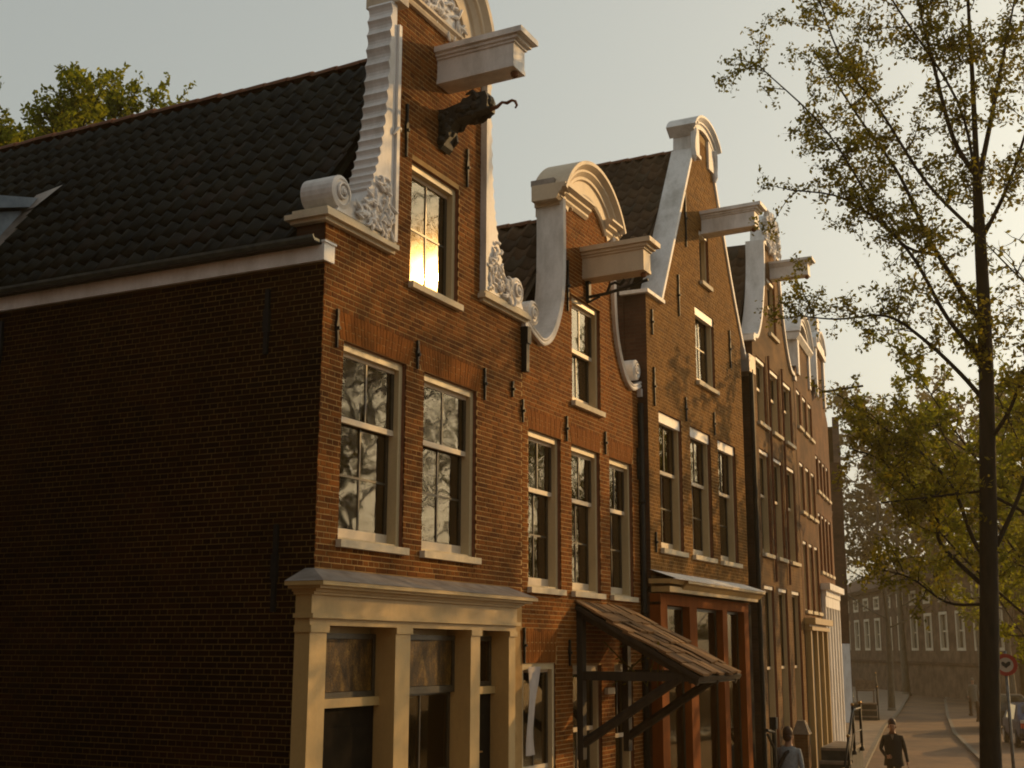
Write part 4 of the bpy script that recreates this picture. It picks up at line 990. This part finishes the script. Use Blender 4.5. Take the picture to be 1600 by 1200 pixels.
tree('street_tree', 'slender tree in fresh leaf, its dark trunk left of the round sign', (4.96, 14.91, 0), lim, rad(6.27), 7.2, .028, .66, seed=11, tr=.008, density=1.25)
def autolimbs(hgt, cr, n, seed, r0=.14, base=.3):
    r = random.Random(seed); out = [([(0, 0, 0), (r.gauss(0, .1), r.gauss(0, .1), hgt*.35), (r.gauss(0, .2), r.gauss(0, .2), hgt*.7), (r.gauss(0, .3), r.gauss(0, .3), hgt)], r0, .02)]
    for i in range(n):
        t = base+(1-base)*(i+.5)/n*.92; z = hgt*t; a = i*2.4+r.uniform(-.4, .4); R_ = cr*(1.05-abs(t-.5)*.9)*r.uniform(.75, 1.1)
        c, s = math.cos(a), math.sin(a); up_ = R_*r.uniform(.4, 1.0)
        out.append(([(0, 0, z), (c*R_*.35, s*R_*.35, z+up_*.3), (c*R_*.7, s*R_*.7, z+up_*.7), (c*R_, s*R_, z+up_*1.15)], r0*.32*(1.1-t*.6), .01))
    return out
G = 'trees beyond the street tree'
tree('street_tree', 'leafy yellow green tree growing low beside the canal, behind the dark trunk', (5.1, 29, 0), autolimbs(7.6, 4.4, 20, 21, .13, .28), 0, 3.0, .06, .95, leaf=M['leaf2'], seed=5, density=.75)
tree('street_tree', 'bare hazy tree whose pale branches show past the last gables', (-6.6, 73, 0), autolimbs(14, 4.0, 16, 31, .2), 0, .12, .08, 1.5, bark=M['bark2'], leaf=M['leaf3'], seed=6, tr=.02, density=.5)
tree('street_tree', 'hazy half bare tree in front of the far building', (-3.2, 86, 0), autolimbs(19, 5.5, 22, 33, .24), 0, 1.0, .13, 2.0, bark=M['bark2'], leaf=M['leaf3'], seed=8, tr=.025, density=.45)
tree('street_tree', 'hazy greenish tree in front of the right part of the far building', (.8, 62, 0), autolimbs(11, 4.6, 18, 35, .18), 0, 1.6, .10, 1.5, bark=M['bark2'], leaf=M['leaf2'], seed=9, tr=.02, density=.5)
tree('street_tree', 'tall hazy tree rising left of the middle of the far building', (-10.5, 101, 0), autolimbs(21, 6, 22, 61, .28), 0, 1.1, .16, 2.2, bark=M['bark2'], leaf=M['leaf3'], seed=21, tr=.03, density=.5)
tree('street_tree', 'tall hazy green tree farthest to the right before the far building', (1.5, 92, 0), autolimbs(19, 6, 20, 63, .26), 0, 1.6, .15, 2.1, bark=M['bark2'], leaf=M['leaf2'], seed=22, tr=.03, density=.5)
tree('garden_tree', 'green leafy tree top showing over the dark tiled roof at the left', (-14.0, 18.5, 0), autolimbs(13.9, 3.7, 44, 43, .2, .62), 0, 4.2, .055, 1.0, leaf=M['leaf2'], seed=10, density=1.15)
tree('street_tree', 'thin leafing tree on the canal edge, mirrored in the window panes', (7.9, 21.5, 0), autolimbs(10.5, 3.4, 18, 51, .16), 0, .6, .05, 1.1, seed=12, density=.8)
tree('street_tree', 'leaning leafing tree on the canal edge, mirrored in the corner house windows', (9.4, 24.2, 0), autolimbs(15, 3.8, 24, 53, .17), 0, .5, .05, 1.1, seed=13, density=.8)

# ------------------------------------------------------------------ people
def skinbody(pts, edges, radii, mats, pick, name, parent):
    me = bpy.data.meshes.new(name); me.from_pydata(pts, edges, []); o = bpy.data.objects.new(name, me); COL.objects.link(o)
    md = o.modifiers.new('skin', 'SKIN'); me.skin_vertices[0].data[0].use_root = True
    for i, r in enumerate(radii): me.skin_vertices[0].data[i].radius = r if isinstance(r, tuple) else (r, r)
    o.modifiers.new('sub', 'SUBSURF').levels = 2
    dg = bpy.context.evaluated_depsgraph_get(); ev = o.evaluated_get(dg); nm = bpy.data.meshes.new_from_object(ev)
    bpy.data.objects.remove(o)
    nm.materials.clear()
    for m_ in mats: nm.materials.append(m_)
    for p in nm.polygons: p.material_index = pick(p.center); p.use_smooth = True
    return link(name, nm, parent)
def person(label, loc, rotz, top, legs, hairm, bent=True, hem=.78, walk=.12, collar=None, strap=False, coatflare=1.0):
    "stands facing local -y"
    t = thing('person', label, 'person', loc, rotz)
    P = [(0, 0, .93), (0, 0, 1.12), (0, 0, 1.34), (0, .0, 1.45), (0, -.01, 1.54), (0, -.02, 1.64), (0, -.01, 1.71)]
    R = [(.155, .11), (.145, .105), (.17, .115), (.09, .08), (.055, .055), (.078, .092), (.07, .08)]
    E_ = [(0, 1), (1, 2), (2, 3), (3, 4), (4, 5), (5, 6)]
    def chain(start, pts, rs):
        prev = start
        for p, r in zip(pts, rs): P.append(p); R.append(r); E_.append((prev, len(P)-1)); prev = len(P)-1
        return prev
    for s in (-1, 1):
        f = walk*s
        chain(0, [(s*.09, f*-.2, .86), (s*.10, -f*.8, .5), (s*.10, f*.2-.0, .11), (s*.10, f*.2-.14, .05)], [.085, .062, .045, .04])
        if s < 0 and bent: arm = [(s*.19, .0, 1.40), (s*.27, .02, 1.15), (s*.16, -.16, 1.0)]; hd = Vector((.10, -.07, 0))
        else: arm = [(s*.19, .0, 1.40), (s*.25, .03, 1.13), (s*.29, -.04, .90)]; hd = Vector((.01, -.03, -.09))
        e = chain(2, arm, [.06, .047, .034])
        w3 = Vector(arm[-1]); c1 = w3+hd.normalized()*.06
        h_ = chain(e, [tuple(c1)], [(.034, .02)])
        side = Vector((0, 1, 0)) if abs(hd.z) > .05 else Vector((0, 0, 1)); n2 = hd.normalized()
        for i in range(4):
            b_ = c1+side*(.024*(i-1.5))+n2*.03; L = (.06, .075, .07, .052)[i]
            chain(h_, [tuple(b_), tuple(b_+n2*L*.55), tuple(b_+n2*L+Vector((0, .012, .0)))], [.0095, .0085, .007])
        chain(e, [tuple(w3+n2*.03-side*.03), tuple(w3+n2*.07-side*.05)], [.012, .009])
    def pick(c):
        if c.z > 1.475: return 0
        if abs(c.x) > .0 and c.z > .78 and c.z < 1.48: 
            return 1
        return 2
    def pick2(c):
        k = pick(c)
        if k == 1:
            # hands
            if bent and c.x > -.14 and c.y < -.155 and c.z < 1.06: return 0
            if c.x > .24 and c.z < .88 or (not bent and c.x < -.24 and c.z < .88): return 0
        return k
    b = skinbody(P, E_, R, [M['skin'], top, legs], pick2, 'body', t)
    B = MB(); rings = [(1.47, .10, .085), (1.43, .185, .11), (1.3, .205, .135), (1.1, .185, .135), (.98, .195, .145), (hem, .225*coatflare, .16*coatflare)]; k = 16; vs = []
    for z, rx, ry in rings:
        for j in range(k): a = 2*PI*j/k; vs.append((rx*math.cos(a), ry*math.sin(a), z+.01*math.sin(a*3)))
    B.add(vs, [(i*k+j, i*k+(j+1) % k, (i+1)*k+(j+1) % k, (i+1)*k+j) for i in range(len(rings)-1) for j in range(k)]); B.build('jacket' if not strap else 'shirt', top, t, True)
    B = MB(); B.ball((0, .016, 1.712), .098, 14, .92, 1.04, 1.12); B.ball((0, .045, 1.64), .088, 12, .95, .8, 1.0)
    B.build('hair', hairm, t, True)
    B = MB(); B.ball((0, -.118, 1.625), .016, 6, .8, 1, 1.4); B.ball((-.088, 0, 1.63), .022, 6, .5, .8, 1.3); B.ball((.088, 0, 1.63), .022, 6, .5, .8, 1.3); B.build('nose_and_ears', M['skin'], t, True)
    B = MB(); B.ball((-.032, -.1, 1.65), .011, 6); B.ball((.032, -.1, 1.65), .011, 6); B.box(-.022, .022, -.112, -.1, 1.573, 1.58); B.build('eyes_and_mouth', M['sash'], t)
    if collar: B = MB(); B.add([(-.045, -.115, 1.47), (.045, -.115, 1.47), (0, -.142, 1.35)], [(0, 1, 2)]); B.build('collar', collar, t)
    if strap:
        B = MB(); B.tube([(-.1, -.0, 1.46), (.0, .150, 1.35), (.13, .16, 1.12), (.2, .12, .95)], .035, 5); B.build('bag_strap', M['jacket'], t)
    return t
person('person in a dark jacket walking towards the camera along the road, one arm bent', (1.16, 30, 0), rad(8), M['jacket'], M['trouser'], M['hair'], True, .80, .16, M['coat'])
person('person in a pale grey blue shirt with a dark strap beside the house fronts', (.62, 23.0, .16), rad(170), M['shirt'], M['trouser'], M['hair'], False, .86, .05, None, True)
person('person in a grey coat standing far off near the row of bollards', (-2.2, 72, .1), rad(20), M['coat'], M['coat'], M['kerb'], False, .6, .05)

# ------------------------------------------------------------------ stoops, railings
def stoop(label, loc, rot, n=5, wd=1.25, rise=.2, tread=.28, plat=1.2):
    "steps climb away from the camera along the facade"
    t = thing('stoop', label, 'stoop', loc, rot)
    for i in range(n):
        B = MB(); B.box(0, wd, i*tread, n*tread+.02, i*rise+.002, (i+1)*rise-.055, 1); B.box(-.0, wd+.02, i*tread-.03, (i+1)*tread, (i+1)*rise-.055, (i+1)*rise, 0); B.build('step', [M['step'], M['stepd']], t)
    z = n*rise; B = MB(); B.box(0, wd, n*tread+.02, n*tread+plat, 0, z-.06, 1); B.box(0, wd+.03, n*tread, n*tread+plat, z-.06, z+.005, 0); B.build('landing', [M['step'], M['stepd']], t)
    return t, z
def railing(label, loc, rot, pts, hgt=.95, brass=True):
    t = thing('stoop_railing', label, 'railing', loc, rot)
    for (x, y, z) in pts:
        B = MB(); B.tube([(x, y, z), (x, y, z+hgt)], .028, 8); B.lathe((x, y, z), [(.05, 0), (.05, .05), (.03, .1)], 8); B.build('post', M['iron'], t, True)
        K = MB(); K.ball((x, y, z+hgt+.03), .036, 10); K.build('brass_knob', M['gold'], t, True)
    B = MB(); B.tube([(x, y, z+hgt*.92) for x, y, z in pts], .024, 8); B.tube([(x, y, z+hgt*.45) for x, y, z in pts], .015, 6); B.build('handrail', M['iron'], t, True)
    return t
R6 = rad(6.5)
s1_, z1_ = stoop('stone stoop of dark steps rising along the narrow brown house front', (.64, 24.5, 0), rad(4), 6, .56, .24, .24, 1.6)
railing('dark iron railing with brass knobs along the nearer stone stoop', (.64, 24.5, 0), rad(4), [(.6, -.1, .2), (.6, .7, .75), (.6, 1.5, 1.3), (.6, 2.6, 1.3)], .92)
B = MB(); B.box(0, .26, 0, .28, 0, 1.75); B.add([(-.03, -.03, 1.75), (.29, -.03, 1.75), (.29, .31, 1.75), (-.03, .31, 1.75), (.06, .05, 2.0), (.2, .05, 2.0), (.2, .22, 2.0), (.06, .22, 2.0)], [(0,1,2,3),(4,5,6,7),(0,1,5,4),(1,2,6,5),(2,3,7,6),(3,0,4,7)], 1)
tag(B.build('stoop_pier', [M['brick4'], M['step']], loc=(.35, 24.45, 0), rotz=rad(4)), 'brick pier with a worn stone cap beside the nearer stone stoop', 'pier')
s2_, z2_ = stoop('dark far stoop at the foot of the whitewashed wall', (-6.6, 62, 0), rad(12), 3, 1.3, .28, .3, 1.6)
railing('far pair of lit stoop posts before the whitewashed wall', (-6.6, 62, 0), rad(12), [(.1, .9, .6), (.1, 2.4, .84)], 1.5)
railing('far railing on the street side of the dark stoop', (-6.6, 62, 0), rad(12), [(1.36, .3, .1), (1.36, 2.2, .7)], 1.5)
B = MB(); B.box(0, .9, 0, .5, .55, .62); B.box(0, .9, .45, .5, .62, 1.05); B.box(.03, .09, .03, .45, 0, .55); B.box(.81, .87, .03, .45, 0, .55)
tag(B.build('bench', M['step'], loc=(-6.5, 63.3, .84), rotz=rad(12)), 'pale bench standing on the far stoop', 'bench')
B = MB(); B.tube([(0, 0, 0), (0, 0, 2.05)], .04, 8); B.tube([(0, 0, 1.9), (.0, -.45, 1.95)], .03, 6); B.tube([(0, 0, 1.6), (0, -.4, 1.88)], .025, 6); B.box(-.06, .06, -.06, .06, 1.95, 2.15)
tag(B.build('iron_post', M['iron'], loc=(.5, 22.5, 0)), 'dark iron post with a bracket arm against the crested gable house', 'post')
# ------------------------------------------------------------------ sign, bollards, cars
t = thing('traffic_sign', 'round red rimmed traffic sign with dark emblem on a grey post', 'sign', (4.22, 24.2, 0), rad(8))
B = MB(); B.tube([(0, 0, 0), (0, 0, 3.3)], .03, 10); B.build('post', M['galv'], t, True)
def disc(name, r, y, m, z=3.06, ring=0):
    B = MB(); n = 40
    if ring:
        vs = []
        for j in range(n): a = 2*PI*j/n; c, s = math.cos(a), math.sin(a); vs += [(r*c, y, z+r*s), (ring*c, y, z+ring*s), (r*c, y+.02, z+r*s), (ring*c, y+.02, z+ring*s)]
        fs = []
        for j in range(n): a = 4*j; b = 4*((j+1) % n); fs += [(a, b, b+1, a+1), (a, a+2, b+2, b), (a+1, b+1, b+3, a+3)]
        B.add(vs, fs)
    else:
        vs = [(r*math.cos(2*PI*j/n), y, z+r*math.sin(2*PI*j/n)) for j in range(n)]; B.add(vs+[(x, y+.015, zz) for x, _, zz in vs], [tuple(range(n)), tuple(range(2*n-1, n-1, -1))]+[(j, (j+1) % n, (j+1) % n+n, j+n) for j in range(n)])
    return B.build(name, m, t)
disc('rim', .19, -.05, M['signred'], 3.06, .125); disc('face', .13, -.045, M['signwhite'])
B = MB(); em = [(-.075, .03), (-.06, .055), (-.03, .05), (-.005, .025), (.02, .045), (.05, .06), (.08, .05), (.075, .005), (.05, -.02), (.03, -.03), (.0, -.06), (-.03, -.03), (-.06, -.01)]
k = len(em); tri = tessellate_polygon([[Vector((a, b, 0)) for a, b in em]])
B.add([(a, -.056, 3.06+b) for a, b in em]+[(a, -.046, 3.06+b) for a, b in em], [tuple(x) for x in tri]+[(i, (i+1) % k, (i+1) % k+k, i+k) for i in range(k)]); B.build('emblem', M['signblack'], t)
B = MB(); B.lathe((0, 0, 0), [(.11, 0), (.11, .08), (.075, .12), (.065, .62), (.08, .64), (.08, .68), (.06, .72), (.07, .8), (.05, .9), (.001, .93)], 12)
b0 = B.build('bollard', M['bricks'], smooth=True, loc=(-2.0, 69, .1))
lab = ['bollard nearest the far standing person, first of the hazy row', 'second hazy bollard of the row left of the trunk', 'third bollard of the row left of the trunk', 'nearest bollard of the row, touching the left edge of the trunk']
for i, (x, y) in enumerate(((-2.0, 69), (-1.0, 63.5), (-.3, 59), (.25, 55.5))):
    o = b0 if i == 0 else b0.copy()
    if i: COL.objects.link(o)
    o.location = (x, y, .1); tag(o, lab[i], 'bollard', 'bollards along the canal side kerb')
def car(label, loc, rotz, paintm, group=None):
    "seen from behind; rear at y=0, nose towards +y"
    t = thing('parked_car', label, 'car', loc, rotz, group)
    ys = [0, .06, .35, .9, 1.5, 2.4, 2.9, 3.7, 3.85]; zt = [.82, .92, 1.1, 1.42, 1.46, 1.42, 1.05, .85, .7]; wd_ = [.70, .74, .77, .79, .8, .8, .79, .75, .68]
    B = MB(); vs = []; 
    for y, z, w1 in zip(ys, zt, wd_):
        wl = w1; ws = w1*.98; wr = w1*(.78 if z > 1.15 else .95)
        vs += [(-wl*.9, y, .24), (-wl, y, .4), (-ws, y, min(.86, z-.04)), (-wr, y, z-.03), (-wr*.9, y, z), (wr*.9, y, z), (wr, y, z-.03), (ws, y, min(.86, z-.04)), (wl, y, .4), (wl*.9, y, .24)]
    k = 10; fs = [(i*k+j, i*k+(j+1) % k, (i+1)*k+(j+1) % k, (i+1)*k+j) for i in range(len(ys)-1) for j in range(k)]+[tuple(range(k-1, -1, -1)), tuple(range((len(ys)-1)*k, len(ys)*k))]
    B.add(vs, fs); B.build('body', paintm, t)
    B = MB(); B.add([(-.58, .40, 1.14), (.58, .40, 1.14), (.52, .82, 1.385), (-.52, .82, 1.385)], [(0, 1, 2, 3)]); 
    for s in (-1, 1): B.add([(s*.795, .75, .9), (s*.795, 2.5, .9), (s*.66, 2.25, 1.36), (s*.66, 1.0, 1.36)], [(0, 1, 2, 3)])
    B.v = [(x, y-.012 if abs(x) < .6 else y, z+.012) for x, y, z in B.v]; B.build('window', M['glassd'], t)
    for s in (-1, 1):
        L = MB(); L.box(min(s*.46, s*.7), max(s*.46, s*.7), -.03, .06, .66, .82); L.build('tail_light', M['redlamp'], t)
        W_ = MB(); W_.box(min(s*.46, s*.7), max(s*.46, s*.7), -.028, .06, .825, .93); W_.build('reversing_light', M['chrome'], t)
        for y in (.65, 3.05):
            Wl = MB(); Wl.lathe((s*.74-.09, y, .3), [(.001, 0), (.2, 0), (.3, .02), (.3, .16), (.2, .18), (.001, .18)], 18, 'x'); w_ = Wl.build('wheel', M['blackcar'], t)
            Q = MB(); Q.lathe((s*.74-.1, y, .3), [(.001, 0), (.17, 0), (.17, .2), (.001, .2)], 14, 'x'); Q.build('rim', M['chrome'], w_)
    Bp = MB(); Bp.box(-.76, .76, -.1, .05, .34, .5); Bp.build('bumper', M['blackcar'], t)
    Pn = MB(); Pn.box(-.26, .26, -.045, -.03, .55, .65); Pn.build('number_plate', M['signwhite'], t)
    return t
car('blue parked car seen from behind, right of the trunk beside the sign post', (3.0, 47, .1), rad(14), M['blue'])
car('dark parked car half hidden behind the trunk beyond the blue car', (1.2, 56, .1), rad(14), M['blackcar'])

# ------------------------------------------------------------------ unseen houses added to hold skylight off the near walls
ah = house('added_alley_house', 'unseen dark brick house added across the alley to shade the side wall', (-.4, -9, 0), 0)
B = MB(); B.box(-13, 0, 0, 12.9, 0, 10.5); B.add([(0, 0, 10.5), (0, 12.9, 10.5), (-6.5, 12.9, 14), (-6.5, 0, 14), (-13, 0, 10.5), (-13, 12.9, 10.5)], [(0, 1, 2, 3), (3, 2, 5, 4), (1, 5, 2), (0, 3, 4)]); B.build('wall', M['bricks'], ah)
def plainhouse(label, loc, deg, wd, hgt, dp=10):
    "an unseen house added behind the viewer to block skylight: brick box with windows and a pitched roof"
    h = house('added_rear_house', label, loc, deg); ws = [(a, a+1.0, z, z+1.8) for a in np.arange(.8, wd-1.2, 1.7) for z in (1, 4.4, 7.6)]
    wallslab(h, [(0, 0), (wd, 0), (wd, hgt), (wd/2, hgt+3), (0, hgt)], ws, .3, [M['brick5'], M['reveal']], n=0)
    for a, b, c, d in ws:
        f_ = MB().prism(rect(a, b, c, d), -.2, -.06, 0, [rect(a+.08, b-.08, c+.08, d-.08)]).build('window', M['creamj'], h); MB().box(-.2, -.16, a+.07, b-.07, c+.07, d-.07).build('pane', M['sash'], f_)
    B = MB(); B.box(-dp, -.31, 0, wd, 0, hgt); B.add([(0, 0, hgt), (0, wd/2, hgt+3), (-dp, wd/2, hgt+3), (-dp, 0, hgt), (0, wd, hgt), (-dp, wd, hgt)], [(0, 1, 2, 3), (1, 4, 5, 2)]); B.build('house_body', M['bricks'], h)
for i, (x, wd, hh) in enumerate(((27, 6, 10), (21, 6.5, 11.5), (14.5, 5.5, 10.5), (9, 6, 12))):
    plainhouse(['easternmost', 'wide gabled', 'narrow', 'tallest'][i]+' unseen brick house added behind the viewer to block skylight', (x, -11-i*.15, 0), 90, wd, hh)  # row out of view, added to cut ambient light at street level

# ------------------------------------------------------------------ haze
hz = MB(); hz.box(-150, 150, -60, 190, -4.5, 20.5); hzo = hz.build('haze', None or bpy.data.materials.new('haze air')); hzo['kind'] = 'stuff'
hm = hzo.data.materials[0]; hm.use_nodes = True; nt = hm.node_tree; nt.nodes.clear()
ou = N(nt, 'ShaderNodeOutputMaterial'); pv = N(nt, 'ShaderNodeVolumePrincipled'); pv.inputs['Color'].default_value = (.9, .70, .38, 1); pv.inputs['Density'].default_value = .0010; pv.inputs['Anisotropy'].default_value = .55
nt.links.new(pv.outputs[0], ou.inputs['Volume'])
